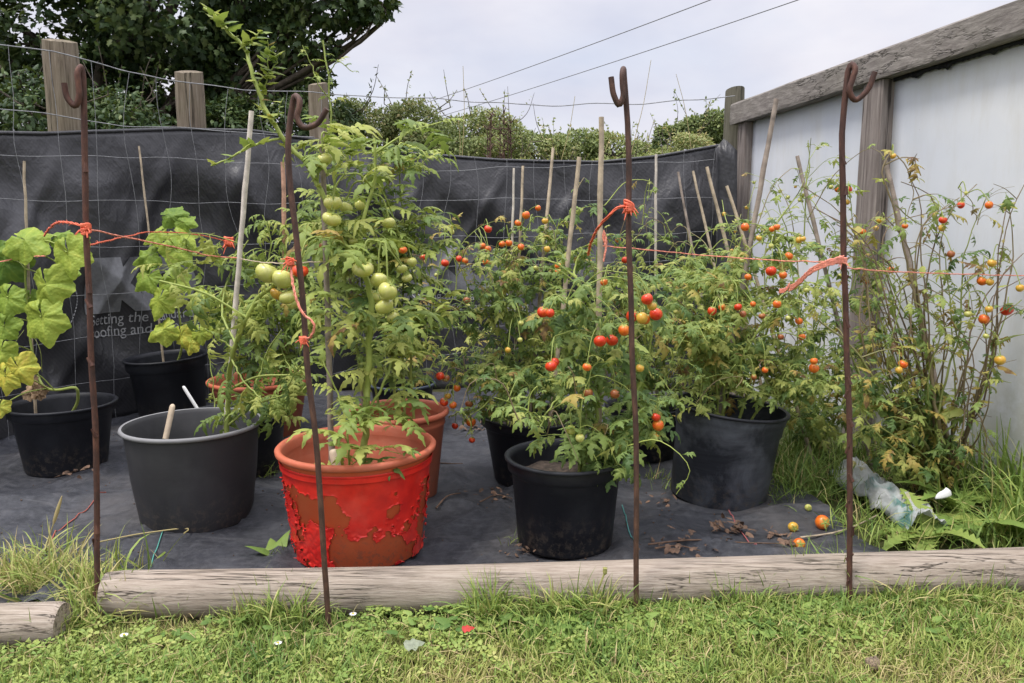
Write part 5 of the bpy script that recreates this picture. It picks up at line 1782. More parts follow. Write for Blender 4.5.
# the straggly woody plant against the wall
yT = 2.41
bp = on_ground(945, 484)
w0 = ('w', bp[0], bp[1], 0.0)
plant('cherry_tomato_plant', 'straggly half bare tomato with woody stems and scattered ripe fruit against the white wall', 'tomato plant', bp, M['cherry'], [
    ([w0, (938, 420, yT), (928, 360, yT), (915, 300, yT), (905, 255, yT), (893, 205, yT), (885, 165, yT), (892, 152, yT), (905, 165, yT), (913, 190, yT), (908, 215, yT)], .0075, .0012, {'t': .75, 'sp': .09, 'br': 4}),
    ([w0, (938, 420, yT), (945, 380, yT), (958, 340, yT), (962, 290, yT), (965, 250, yT), (977, 220, yT), (985, 200, yT)], .006, .0012, {'t': .5, 'sp': .08, 'br': 4}),
    ([w0, (952, 425, yT), (975, 408, yT), (990, 370, yT), (998, 335, yT), (1010, 310, yT), (1022, 300, yT)], .006, .0014, {'t': .4, 'sp': .12, 'br': 3, 'bstart': .5}),
    ([w0, (915, 430, yT), (885, 395, yT), (850, 345, yT), (815, 318, yT)], .006, .003, {'t': .6, 'sp': .10, 'sc': .8, 'br': 3}),
    ([w0, (932, 400, yT + .05), (925, 350, yT + .05), (898, 300, yT + .05), (878, 262, yT + .05), (862, 255, yT + .05), (866, 225, yT + .05)], .005, .0014, {'t': .45, 'sp': .08, 'br': 3}),
    ([w0, (955, 390, yT), (952, 330, yT), (948, 280, yT), (938, 240, yT), (928, 225, yT)], .004, .0012, {'t': .5, 'sp': .08, 'br': 3}),
    ([(977, 220, yT), (970, 200, yT), (958, 188, yT)], .0016, .001, {'t': .7, 'sp': .2, 'sc': .3}),
    ([(977, 225, yT), (985, 200, yT), (992, 188, yT)], .0016, .001, {'t': .7, 'sp': .2, 'sc': .3}),
    ([(962, 290, yT), (985, 262, yT), (1005, 258, yT), (1012, 250, yT)], .002, .001, {'t': .6, 'sp': .09, 'sc': .5}),
    ([(895, 205, yT), (925, 225, yT), (948, 212, yT), (960, 225, yT)], .002, .001, {'t': .6, 'sp': .08, 'sc': .5}),
    ([w0, (900, 440, yT - .05), (870, 425, yT - .05), (850, 440, yT - .05)], .004, .002, {'t': .5, 'sp': .05, 'br': 5}),
    ([w0, (925, 420, yT), (905, 385, yT), (890, 350, yT)], .004, .002, {'t': .5, 'sp': .05, 'br': 6}),
    ([(928, 360, yT), (945, 335, yT - .1), (930, 310, yT - .1)], .0025, .0012, {'sp': .06, 'br': 2}),
    ([w0, (948, 440, yT + .05), (935, 390, yT + .05), (948, 345, yT + .05), (940, 300, yT + .05), (950, 262, yT + .05)], .004, .0012, {'t': .7, 'sp': .07, 'br': 4}),
    ([w0, (930, 440, yT + .05), (905, 410, yT + .05), (895, 350, yT + .05), (880, 320, yT + .05), (872, 290, yT + .05)], .004, .0014, {'t': .5, 'sp': .05, 'br': 5}),
    ([w0, (960, 440, yT - .05), (968, 390, yT - .05), (960, 350, yT - .05), (972, 310, yT - .05), (966, 275, yT - .05)], .003, .001, {'t': .8, 'sp': .09, 'br': 4, 'sc': .7}),
    ([(975, 408, yT), (985, 430, yT - .02), (982, 470, yT - .02), (978, 490, yT)], .003, .0015, {'t': .8, 'sp': .08, 'sc': .6}),
    ([(998, 335, yT), (985, 310, yT), (972, 285, yT)], .002, .001, {'t': .6, 'sp': .07, 'sc': .6, 'br': 2}),
    ([w0, (890, 445, yT - .1), (862, 415, yT - .1), (856, 380, yT - .1)], .004, .0015, {'t': .5, 'sp': .04, 'br': 6}),
], [(961, 205, 3.6, 'r'), (989, 205, 3.8, 'o'), (943, 220, 4, 'r'), (942, 228, 3.6, 'y'), (982, 281, 5, 'o'), (990, 282, 4, 'y'), (1007, 310, 6, 'r'), (984, 319, 5.2, 'o'), (1000, 360, 5.2, 'y'), (1020, 288, 4, 'y'), (903, 364, 4.6, 'o'), (899, 370, 3.8, 'y'),
    (951, 254, 3.8, 'b'), (968, 314, 3.8, 'g'), (989, 309, 4, 'y'), (992, 263, 4.2, 'y'), (986, 336, 3, 'g'), (893, 156, 3.2, 'y'), (966, 193, 2, 'g'), (905, 226, 3, 'o')],
    temps=CHERRY, leaf=(.06, .105), spacing=.06, elev=(-1.0, .6), brown=.32, back=.4, start=.22, tint=(.50, .24), branches=3, blen=(.06, .16), yshift=-.06, stem_tint=.6, fy=yT - .05)


fan = []
for k in range(40):
    tx = random.uniform(832, 1016)
    ty = 185 + 190 * random.random() ** 1.6 + abs(tx - 935) * .25
    mx = 945 + (tx - 945) * random.uniform(.35, 1.1) + random.uniform(-14, 14)
    my = ty + (480 - ty) * random.uniform(.35, .55)
    dy_ = random.uniform(-.12, .05) + (.12 if tx < 930 else 0)
    tx2 = tx + random.uniform(-38, 38)
    fan.append(([('w', bp[0] + random.uniform(-.04, .04), bp[1] + random.uniform(-.04, .04), 0.0), (mx, my, yT + dy_ * .5), (tx, ty, yT + dy_), (tx2, ty - random.uniform(5, 30), yT + dy_)], random.uniform(.003, .0062), .0014,
                {'t': random.choice((.5, .72, .85, .95, 1.0)), 'sp': random.uniform(.07, .14), 'sc': random.uniform(.35, .65), 'br': 2, 'start': .35}))
for k in range(12):
    tx, ty = random.uniform(838, 905), random.uniform(385, 445)
    fan.append(([('w', bp[0] - random.uniform(.02, .2), bp[1] + random.uniform(-.05, .05), 0.0), (tx + 15, ty - 8, yT - .04), (tx, ty, yT - .08)], .003, .0013, {'t': .5, 'sp': .03, 'sc': .8, 'br': 2}))
plant('cherry_tomato_plant', 'tangle of thin bare brown tomato stems fanning up against the white wall', 'tomato plant', bp + (.02, .02, 0), M['cherry'], fan, (), temps=CHERRY + SMALL[:3], leaf=(.05, .09), spacing=.06, elev=(-1.0, .6), brown=.30, back=.3,
      start=.2, tint=(.60, .22), branches=2, blen=(.05, .12), stem_tint=.7, sides=5)


# ------------------------------------------------------------------ cucumber vines
def cucumber(label, root_loc, vine, leaves, Y, extra=()):
    root = thing('cucumber_vine', root_loc, label, 'cucumber plant')
    S = spline([np.array(q[1:]) if q[0] == 'w' else at(*q) for q in vine], 60)
    b = MB()
    b.tube(S, np.linspace(.006, .003, 60), 7, .35)
    for x, y, r, tn, dy, ang in leaves:
        c = at(x, y, Y + dy)
        R_ = r * depth_of(c) / FPX
        a = math.radians(ang)
        D = np.array((math.cos(a), random.uniform(-.45, -.1), math.sin(a)))
        N_ = np.array((random.uniform(-.25, .25), -.85, random.uniform(.35, .75)))
        base = c - D / np.linalg.norm(D) * R_ * .12
        lb = MB()
        pv = random.choice(PALMT)
        lb.scatter([pv[:2]], [base], [D], [N_], R_, tn)
        lb.T[-1] = np.clip(lb.T[-1] + pv[2] + random.uniform(-.05, .05), 0, .96)
        lf = lb.build('leaf', M['cuc'], root)
        q = S[np.linalg.norm(S - base - np.array((0, .04, 0)), axis=1).argmin()]
        b.tube(spline([q, (q + base) / 2 + np.array((0, .01, .015)), base], 8), .0026, 5, .35)
    for pts in extra:
        b.tube(spline([at(*p) for p in pts], 20), [.0014] * 20, 4, .5)
    b.build('stem', M['stem'], root)
    return root


yA, yF = POT['A']['c'][1], POT['F']['c'][1]
v0 = soil_pt('A', 60)
r_ = cucumber('yellowing cucumber vine with large lobed leaves climbing the cane in the plain black pot', POT['A']['c'] + (0, 0, .02),
         [v0, (78, 398, yA - .05), (76, 388, yA - .08), (58, 390, yA - .08), (42, 384, yA - .02), (32, 350, yA + .02), (27, 300, yA + .02), (26, 262, yA), (34, 240, yA)],
         [(4, 264, 24, .12, .12, -120), (8, 246, 16, .2, .06, -160), (27, 241, 24, .48, .02, -20), (67, 255, 25, .52, -.05, -80), (47, 288, 25, .50, -.07, -75), (41, 320, 26, .52, -.10, -80), (6, 300, 20, .45, -.02, -100), (2, 328, 17, .42, -.04, -110),
          (1, 352, 15, .55, -.08, -95), (20, 370, 18, .78, -.12, -60), (4, 378, 17, .82, -.12, -100), (58, 236, 13, .3, .08, 20), (0, 408, 10, .8, -.1, -90), (30, 300, 14, .2, .1, -90), (68, 272, 12, .35, .05, 0)], yA - .08,
         [[(24, 330, yA), (15, 345, yA - .05), (22, 365, yA - .05), (12, 372, yA - .05)], [(30, 330, yA), (40, 350, yA - .03), (42, 372, yA - .02)]])
b = MB()
for k in range(9):
    c = at(36 + random.uniform(-8, 8), 388 + random.uniform(-6, 8), yA - .06 + random.uniform(-.02, .02))
    b.scatter(PALM, [c], [(random.uniform(-1, 1), random.uniform(-1, .2), random.uniform(-1, .2))], [(random.uniform(-1, 1), -1, random.uniform(-.5, .5))], random.uniform(.018, .032), .98)
b.build('withered_leaf', plain_mat('withered_leaf_tan', (.30, .20, .12), .8, .35, 40, .5), r_)
v0 = soil_pt('F', 172)
cucumber('slim cucumber vine with stacked green leaves against the printed membrane', POT['F']['c'] + (0, 0, .02),
         [v0, (182, 345, yF - .05), (180, 320, yF - .05), (175, 290, yF), (168, 255, yF), (165, 230, yF), (172, 212, yF)],
         [(172, 214, 15, .25, 0, 10), (184, 222, 12, .35, -.02, -10), (155, 234, 14, .48, -.03, -150), (181, 236, 16, .52, -.05, -30), (146, 256, 15, .40, -.03, -160), (178, 250, 18, .48, -.08, -50), (146, 277, 17, .40, -.05, -140), (176, 280, 17, .50, -.08, -30),
          (158, 302, 18, .52, -.10, -110), (162, 330, 16, .60, -.12, -150), (182, 336, 13, .80, -.12, -70), (201, 300, 15, .60, -.1, -20), (218, 322, 13, .55, -.1, -50), (200, 334, 12, .64, -.12, -80), (190, 346, 10, .7, -.12, -100)], yF - .12,
         [[(168, 240, yF), (196, 238, yF - .05), (215, 233, yF - .02)]])
# ------------------------------------------------------------------ lawn and long grass
def up_dirs(n, tilt):
    a = rng.uniform(0, 2 * math.pi, n)
    tl = np.abs(rng.normal(0, tilt, n))
    D = np.stack([np.cos(a) * np.sin(tl), np.sin(a) * np.sin(tl), np.cos(tl)], 1)
    b = rng.uniform(0, 2 * math.pi, n)
    N_ = np.stack([np.cos(b), np.sin(b), np.zeros(n)], 1)
    return D, N_


def vnoise(x, y, s, z=0.0):
    return np.array([nz(a * s, b * s, z) for a, b in zip(x, y)])


def front_limit(x):
    return np.where(x > a0[0] - 0.02, log_y(x) - 0.060, 1.52)


lawn = MB()
n = 60000
x = rng.uniform(-1.35, 1.55, n)
y = rng.uniform(1.18, 1.86, n)
ok = y < front_limit(x)
x, y = x[ok], y[ok]
n = len(x)
pn = vnoise(x, y, 3.2) + .6 * vnoise(x, y, 11, 4)
D, N_ = up_dirs(n, .55)
L = rng.uniform(.022, .068, n) * (1 + .35 * pn)
gb = np.clip((front_limit(x) - y) / .2, 0, 1)
L *= 1 - .45 * (1 - gb) * (x < .35)
T = np.clip(.57 + .42 * pn + rng.normal(0, .16, n), 0, 1)
T[rng.random(n) < .09] = rng.uniform(0, .15)
lawn.scatter(blades(.055), np.stack([x, y, np.zeros(n)], 1), D, N_, L, T)
# the lawn beyond the picture's edges, thinner
n = 26000
x = rng.uniform(-3.4, 3.2, n)
y = rng.uniform(-.6, 1.75, n)
ok = ~((x > -1.35) & (x < 1.55) & (y > 1.18)) & (y < np.where(x < -1.0, 1.45, 1.8)) & (x < 1.9 + (1.3 - y) * .2)
x, y = x[ok], y[ok]
n = len(x)
D, N_ = up_dirs(n, .5)
lawn.scatter(blades(.10), np.stack([x, y, np.zeros(n)], 1), D, N_, rng.uniform(.025, .06, n), np.clip(.45 + rng.normal(0, .18, n), 0, 1))
tag(lawn.build('lawn_grass', M['grass'], origin=(0, 1.5, 0)), 'short mown yellow green lawn grass before the log', kind='stuff')

cl = MB()
n = 15000
x = rng.uniform(-1.3, 1.5, n)
y = rng.uniform(1.2, 1.84, n)
pn = vnoise(x, y, 2.6, 9) + .5 * vnoise(x, y, 8, 2)
ok = (y < front_limit(x) + .01) & (pn - .12 * x > .06 + rng.normal(0, .12, n))
x, y, pn = x[ok], y[ok], pn[ok]
n = len(x)
z = rng.uniform(.010, .034, n)
az = rng.uniform(0, 6.28, n)
cl.scatter(CLOV, np.stack([x, y, z], 1), np.stack([np.cos(az), np.sin(az), rng.normal(0, .2, n)], 1), np.stack([rng.normal(0, .35, n), rng.normal(-.25, .35, n), np.ones(n)], 1), rng.uniform(.005, .0140, n), np.clip(.56 + .25 * pn + rng.normal(0, .13, n), 0, 1))
tag(cl.build('clover', M['grass'], origin=(0, 1.5, 0)), 'low clover leaves growing through the lawn', kind='stuff')

# broad leaved lawn weeds in patches
wb = MB()
for px, py, k, L in ((470, 640, 14, .05), (540, 625, 16, .055), (590, 630, 14, .05), (690, 625, 14, .045), (770, 640, 12, .045), (840, 620, 12, .045), (940, 640, 12, .045), (230, 630, 14, .04), (160, 650, 14, .04), (400, 620, 12, .045), (505, 612, 22, .06), (560, 640, 10, .045), (600, 612, 16, .06), (480, 618, 14, .05), (575, 600, 10, .06), (520, 600, 14, .07), (640, 632, 9, .04), (700, 640, 10, .04), (740, 615, 12, .05), (330, 640, 10, .035), (250, 640, 10, .035), (410, 640, 12, .035),
                    (900, 600, 12, .045), (960, 620, 10, .04), (870, 575, 10, .05), (980, 590, 12, .05), (200, 610, 8, .035), (300, 655, 12, .03), (620, 655, 9, .035), (800, 640, 10, .035), (350, 610, 7, .05), (1000, 600, 9, .05)):
    c = on_ground(px, py)
    az = rng.uniform(0, 6.28, k)
    P = np.stack([c[0] + rng.normal(0, .05, k), c[1] + rng.normal(0, .025, k), rng.uniform(.012, .035, k)], 1)
    wb.scatter(PLAINL + SMALL[:2], P, np.stack([np.cos(az), np.sin(az), rng.uniform(.0, .6, k)], 1), np.stack([rng.normal(0, .3, k), rng.normal(-.2, .3, k), np.ones(k)], 1), rng.uniform(.45, 1.0, k) * L, np.clip(rng.normal(.76, .1, k), 0, 1))
tag(wb.build('lawn_weeds', M['grass'], origin=(0, 1.5, 0)), 'broad leaved weeds in the lawn along the log', kind='stuff')

# long grass: along the log, by the log end, beside the wall and round the pots
lg = MB()


def tuft(px, py, n, L, spread, tilt=.45, tm=.6, ts=.14, width=.03, z=0.0, ydep=.7, straw=.12):
    c = on_ground(px, py, z)
    s_ = spread * depth_of(c) / FPX
    P = np.stack([c[0] + rng.normal(0, s_, n), c[1] + rng.normal(0, s_ * ydep, n), np.full(n, z)], 1)
    D, N_ = up_dirs(n, tilt)
    T = np.clip(rng.normal(tm, ts, n), 0, 1)
    T[rng.random(n) < straw] = rng.uniform(0, .2)
    lg.scatter(blades(width, range(20, 32), 1.0), P, D, N_, rng.uniform(.5, 1.15, n) * L, T)


for px in range(120, 1010, 14):
    yb = project((on_ground(px, 600)[0], float(log_y(on_ground(px, 600)[0])) - .07, 0))[1]
    k = .5 + 1.0 * nz(px * .025, 3.3)
    if px < 470 and not 225 < px < 310: k = min(k, .12)
    tuft(px, yb + 2, int(8 + 80 * max(0, k - .1)), .045 + .085 * max(0, k), 8, .5, .62, .16, .035)
for px, py, n, L in ((30, 598, 220, .14), (60, 592, 200, .15), (85, 600, 150, .14), (70, 605, 120, .12), (10, 590, 140, .15), (15, 575, 60, .14), (45, 570, 60, .16), (70, 578, 60, .12), (88, 590, 60, .12)):
    tuft(px, py, n, L, 14, .65, .42, .2, .03, straw=.25)
for px, py, n, L in ((98, 612, 110, .17), (112, 618, 70, .14), (80, 632, 70, .11), (90, 622, 70, .14), (55, 640, 40, .10), (20, 650, 40, .07), (130, 622, 25, .12)):
    tuft(px, py, n, L, 10, .75, .5, .18, .03, straw=.2)
for px, py, n, L in ((170, 618, 40, .10), (260, 615, 60, .11), (285, 612, 40, .12), (240, 618, 30, .08), (345, 612, 25, .09), (720, 606, 90, .11), (760, 602, 110, .12), (785, 602, 80, .11), (800, 620, 60, .07), (900, 600, 70, .09), (650, 625, 60, .07), (700, 625, 60, .07), (690, 606, 40, .10), (810, 592, 70, .14), (838, 590, 80, .15), (860, 590, 40, .12), (540, 606, 30, .08), (640, 606, 30, .08), (950, 585, 50, .10), (1005, 580, 60, .10)):
    tuft(px, py, n, L, 9, .5, .62, .15, .032)
# bank of long grass at the wall
for px, py, n, L in ((790, 492, 150, .22), (812, 500, 150, .20), (775, 480, 110, .22), (830, 490, 130, .20), (800, 465, 120, .24), (845, 478, 100, .2), (770, 500, 60, .14), (790, 508, 60, .12), (860, 500, 50, .16), (760, 470, 60, .2)):
    tuft(px, py, n, L, 13, .60, .70, .13, .020, straw=.08)
for px, py, n, L in ((1000, 510, 90, .30), (1015, 530, 90, .26), (985, 495, 70, .28), (965, 510, 60, .22), (1030, 510, 90, .32), (940, 520, 40, .18), (900, 545, 30, .15), (870, 545, 30, .14), (925, 550, 30, .14), (1000, 550, 60, .2), (975, 545, 40, .18), (1050, 520, 80, .3), (1075, 540, 80, .3), (885, 480, 40, .16),
                    (910, 480, 40, .16), (860, 460, 60, .2), (895, 460, 60, .22), (925, 470, 50, .2), (1010, 480, 60, .26), (1100, 560, 80, .25), (980, 478, 60, .2), (955, 480, 50, .18), (840, 530, 24, .12), (865, 525, 30, .13), (885, 535, 30, .14), (905, 540, 30, .14), (880, 515, 12, .14), (850, 505, 14, .14)):
    tuft(px, py, n, L, 14, .55, .66, .14, .026)
# small weeds round the pots
for px, py, n, L in ((275, 560, 8, .10), (515, 545, 10, .06), (185, 528, 6, .04), (265, 480, 30, .10), (272, 470, 25, .12), (655, 480, 25, .08), (668, 490, 20, .07), (415, 500, 8, .05), (130, 575, 14, .16), (150, 572, 8, .16)):
    tuft(px, py, n, L, 6, .6, .6, .15, .04, z=.015)
tag(lg.build('long_grass', M['grass'], origin=(0, 2, 0)), 'long arching grass along the log and under the wall', kind='stuff')

# pale fallen straws on the lawn
sb_ = MB()
for _ in range(420):
    xx, yy = rng.uniform(-1.2, 1.4), rng.uniform(1.25, 1.75)
    if yy > front_limit(np.array([xx]))[0]: continue
    a = rng.uniform(0, 6.28)
    L_ = rng.uniform(.02, .07)
    d_ = np.array((math.cos(a), math.sin(a), 0)) * L_
    p = np.array((xx, yy, rng.uniform(.012, .035)))
    sb_.tube([p, p + d_ * .5 + (0, 0, .006), p + d_], .0009, 3, .02)
for pts in ([(752, 600), (775, 592), (800, 585), (818, 583)], [(95, 560), (150, 549), (190, 546), (185, 550)]):
    S = spline([np.append(on_ground(a, b_)[:2], .05) for a, b_ in pts], 14)
    sb_.tube(S, .0022, 5, .05)
tag(sb_.build('dry_straw', M['grass'], origin=(0, 1.5, 0)), 'pale dry straws strewn over the lawn', kind='stuff')

# seed-head stalk by the log end
b = MB()
P = [on_ground(46, 560), at(52, 528, 1.85), at(60, 505, 1.85)]
b.tube(spline(P, 14), [.0016] * 14, 4, .05)
b.tube(spline([at(53, 525, 1.85), at(57, 512, 1.85), at(62, 496, 1.85)], 8), [.001, .004, .0045, .005, .0045, .004, .003, .001], 6, .02)
tag(b.build('grass_seed_head', M['grass'], origin=P[0]), 'dry seed head stalk standing above the grass at the log end', 'grass stalk')


# ------------------------------------------------------------------ leafy weeds as plants of their own
def rosette(px, py, leaves, L, label, tm=.66, temps=LOBED, name='dandelion', z0=.02, cat='weed', elev=(.2, .9), ang=None):
    c = on_ground(px, py)
    root = thing(name, c, label, cat)
    for k in range(leaves):
        az = ang[k] if ang else 6.28 * k / leaves + random.uniform(-.4, .4)
        el = random.uniform(*elev)
        b = MB()
        b.scatter(temps, [c + (0, 0, z0)], [(math.cos(az) * math.cos(el), math.sin(az) * math.cos(el), math.sin(el))], [(-math.cos(az) * .5, -math.sin(az) * .5, 1)], L * random.uniform(.75, 1.15), min(1, max(0, random.gauss(tm, .08))))
        b.build('leaf', M['grass'], root)
    return root


rosette(930, 545, 8, .20, 'big dandelion with long lobed leaves behind the log under the wall', ang=[2.9, 3.4, 4.0, 2.3, 1.6, .6, 5.2, 0])
rosette(955, 520, 7, .20, 'upright sow thistle rosette between the white scrap and the log', name='sow_thistle', elev=(.6, 1.2), ang=[3.0, 2.5, 1.9, 1.2, .5, 3.6, .0])
rosette(995, 535, 7, .22, 'broad dock leaves growing at the foot of the white wall', temps=[strip_leaf(1, .22, 400 + s, .05, .3, .5, 8) for s in range(3)], name='dock_plant', elev=(.3, 1.0))
rosette(560, 612, 6, .10, 'ragged hawkbit rosette with a yellow bud against the log', name='hawkbit', elev=(.2, .8))
rosette(505, 610, 7, .09, 'low dandelion rosette pressed against the log', elev=(.1, .6))
rosette(275, 562, 3, .085, 'seedling with two oval leaves beside the peeling red pot', temps=[strip_leaf(1, .24, 410, .0, .2, .3, 6)], name='seedling', elev=(.5, 1.1), ang=[2.0, 3.4, 1.2], tm=.75)
b = MB()
c = at(605, 572, 1.70)
b.tube(spline([on_ground(590, 606), at(598, 590, 1.70), c], 10), .0022, 5, .3)
b.lathe([(.001, -.007), (.0045, -.004), (.0055, .002), (.0045, .008), (.006, .010), (.001, .009)], c, 10, .25)
tag(b.build('hawkbit_bud', M['grass']), 'closed yellowish bud on a stalk leaning against the log', 'flower')


# ------------------------------------------------------------------ daisies, scraps, fallen fruit, leaves
def daisy(px, py, r, label, z=.035):
    c = on_ground(px, py, z)
    root = thing('daisy', c * (1, 1, 0), label, 'daisy', 'white daisies in the lawn')
    b = MB()
    for k in range(14):
        a = 6.28 * k / 14
        b.scatter([strip_leaf(1, .16, 500 + k, 0, .1, .2, 4)], [c], [(math.cos(a), math.sin(a) - .1, .25)], [(0, -.3, 1)], r, .5)
    b.build('petals', M['white'], root)
    b = MB()
    b.lathe([(.001, -.001), (r * .34, 0), (r * .28, r * .22), (.001, r * .3)], c, 10)
    b.build('flower_centre', M['yellow'], root)
    b = MB()
    b.tube([c, c * (1, 1, .5), c * (1, 1, 0)], .0009, 4, .4)
    b.build('stalk', M['stem'], root)


daisy(353, 614, .009, 'white daisy beside the foot of the dark hooked rod')
daisy(278, 643, .009, 'white daisy out in the lawn before the peeling red pot')
daisy(124, 635, .0095, 'white daisy in the grass in front of the long log end')
daisy(660, 598, .007, 'tiny white daisy in the grass by the straight rod')

# white curved scrap by the wall
b = MB()
c = at(943, 492, 2.24)
V = []
for i in range(9):
    for k in range(9):
        a, e = -1.2 + 2.4 * i / 8, 1.3 * k / 8
        V.append(c + .025 * np.array((math.sin(a) * math.cos(e) * 1.1, -math.cos(a) * math.cos(e) * .5, math.sin(e) - .6 + .25 * math.sin(a))))
i = np.arange(8)[:, None] * 9
j = np.arange(8)[None]
b.add(V, np.stack([i + j, i + 9 + j, i + 10 + j, i + j + 1], -1).reshape(-1, 4))
o = b.build('white_scrap', M['white'])
o.modifiers.new('solid', 'SOLIDIFY').thickness = .002
tag(o, 'small curved white scrap lying in the weeds under the straggly tomato', 'scrap')

# crumpled sack
b = MB()
A, B = on_ground(838, 478, .03), on_ground(918, 534, .03)
d = B - A
sd_ = np.array((-d[1], d[0], 0)); sd_ /= np.linalg.norm(sd_)
if sd_[1] < 0: sd_ = -sd_
V = []
n1, n2 = 46, 22
for i in range(n1):
    for k in range(n2):
        s_, q = i / (n1 - 1), k / (n2 - 1)
        w_ = .17 * (.75 + .3 * nz(s_ * 3, 1.1))
        h_ = .075 * math.sin(q * math.pi) ** .7 * (.75 + .5 * nz(s_ * 4, q * 2, 2)) + .028 * nz(s_ * 9, q * 7, 5) + .016 * abs(nz(s_ * 22, q * 14, 8)) + .01
        V.append(A + d * s_ + sd_ * ((q - .3) * w_ + .02 * nz(s_ * 7, q * 3, 3)) + np.array((0, 0, max(.004, h_))))
i = np.arange(n1 - 1)[:, None] * n2
j = np.arange(n2 - 1)[None]
b.add(V, np.stack([i + j, i + n2 + j, i + n2 + j + 1, i + j + 1], -1).reshape(-1, 4))
o = b.build('plastic_sack', M['sack'])
o.modifiers.new('solid', 'SOLIDIFY').thickness = .001
tag(o, 'crumpled white and teal plastic sack half buried in the long grass', 'plastic sack')

for px, py, rp, c, lb in ((793, 530, 5, 'y', 'fallen yellow cherry tomato on the weed sheet'), (808, 510, 3.4, 'g', 'small pale green fallen tomato on the weed sheet by the grass'),
                          (822, 525, 7, 'o', 'fallen bright orange tomato nearest the brown rod'), (799, 547, 6, 'o', 'split orange tomato lying against the log')):
    g_ = on_ground(px, py, .03)
    r = rp * depth_of(g_) / FPX
    g_[2] = sheet_z(g_[0], g_[1]) + r * .95
    o = add_fruit(None, g_, r, c, tilt=(random.uniform(.8, 1.6), random.uniform(-.6, .6), 0))
    o.name = 'fallen_tomato'
    tag(o, lb, 'tomato', 'tomatoes fallen on the weed sheet')


def litter(px, py, n, spread, size, label, name='dead_leaves', cat='dead leaves', hgt=.03):
    c = on_ground(px, py, .02)
    s_ = spread * depth_of(c) / FPX
    b = MB()
    for _ in range(n):
        p = c + np.array((random.gauss(0, s_), random.gauss(0, s_ * .5), 0))
        p[2] = sheet_z(p[0], p[1]) + random.uniform(.003, hgt)
        b.scatter(SMALL + CHERRY[:2], [p], [(random.uniform(-1, 1), random.uniform(-1, 1), random.uniform(-.3, .4))], [(random.uniform(-.7, .7), random.uniform(-.7, .7), 1)], random.uniform(.6, 1.2) * size, 1)
    o = b.build(name, M['deadleaf'])
    return tag(o, label, cat)


litter(732, 531, 30, 9, .032, 'curled brown dead leaf heap on the sheet before the tilted pot', hgt=.04)
litter(772, 538, 10, 8, .025, 'dark shrivelled leaf scraps beside the dead leaf heap')
litter(790, 549, 14, 8, .03, 'withered leaves round the split tomato at the log')
litter(660, 506, 12, 12, .025, 'dark leaf crumbs behind the straight rod')
litter(680, 549, 26, 30, .03, 'dry twiggy leaf litter lying along the back of the log')
litter(470, 433, 20, 10, .03, 'dried leaf scraps under the hanging cherry tomatoes')
litter(490, 500, 14, 16, .025, 'brown leaf bits scattered beside the short black pot')
litter(520, 552, 14, 10, .02, 'crumbs of earth and leaves at the foot of the short black pot')
litter(62, 478, 12, 18, .03, 'dead leaf bits at the foot of the plain black pot')
# twigs on the sheet
b = MB()
for pts in ([(436, 512), (448, 505), (461, 500)], [(437, 470), (450, 468), (463, 470)], [(648, 548), (690, 547), (740, 545), (780, 548)], [(655, 552), (680, 549), (700, 553)], [(800, 542), (830, 536), (880, 515), (930, 488)], [(480, 508), (500, 500), (512, 502)]):
    P = []
    for x_, y_ in pts:
        g_ = on_ground(x_, y_, .02); g_[2] = sheet_z(g_[0], g_[1]) + .006
        P.append(g_)
    S = spline(P, 14)
    S[:, 2] += .004
    o = MB(); o.tube(S, np.linspace(.0032, .0016, 14), 5)
    b = o
    tag(o.build('twig', M['deadleaf'] if pts[0][0] != 800 else M['cane']), {436: 'dark twig lying on the sheet right of the unpainted terracotta pot', 437: 'short dry twig near the hanging cherry tomatoes', 648: 'long thin dry stem lying along the back of the log',
        655: 'short dry stem among the litter behind the log', 800: 'pale dead stalk lying from the log up to the straggly tomato', 480: 'thin twig on the sheet beside the short black pot'}[pts[0][0]], 'twig')
# crumbs and grit on the sheet
b = MB()
for _ in range(900):
    x_, y_ = rng.uniform(-1.8, .95), rng.uniform(1.8, 3.6)
    if nz(x_ * 2, y_ * 2, 7) < -.05 and rng.random() < .8: continue
    p = np.array((x_, y_, sheet_z(x_, y_) + .002))
    s_ = rng.uniform(.001, .004)
    b.lathe([(.0002, -s_ * .6), (s_, 0), (.0002, s_ * .6)], p, 4)
tag(b.build('soil_crumbs', M['deadleaf'], origin=(0, 2.6, 0)), 'crumbs of earth scattered over the weed sheet', kind='stuff')

# red leaf and pale leaf in the lawn
for px, py, cl_, sz, lb, nm in ((462, 629, (.45, .03, .02), .030, 'small red fallen leaf lying on the lawn', 'fallen_leaf'), (404, 645, (.22, .25, .17), .045, 'dull grey green dead leaf lying flat on the lawn', 'fallen_leaf')):
    b = MB()
    b.scatter([strip_leaf(1, .3, 600 + px, .2, .3, .2, 7)], [on_ground(px, py, .04)], [(1, .3, .1)], [(0, -.5, 1)], sz, .5)
    tag(b.build(nm, plain_mat('fallen_leaf_colour', cl_, .6, .25, 60)), lb, 'leaf')
b = MB()
c = on_ground(873, 664, .02)
V = []
b.lathe([(.001, -.016), (.010, -.012), (.016, -.002), (.014, .008), (.006, .014), (.001, .015)], c, 14)
V = b.V[0]
for q in range(len(V)): V[q] = c + (V[q] - c) * (1 + .35 * nz(V[q][0] * 160, V[q][1] * 160, V[q][2] * 160))
tag(b.build('seed_cone', plain_mat('cone_brown', (.20, .15, .10), .9, .5, 300, .6), origin=c), 'round brown cone-like clod lying on the lawn', 'clod')


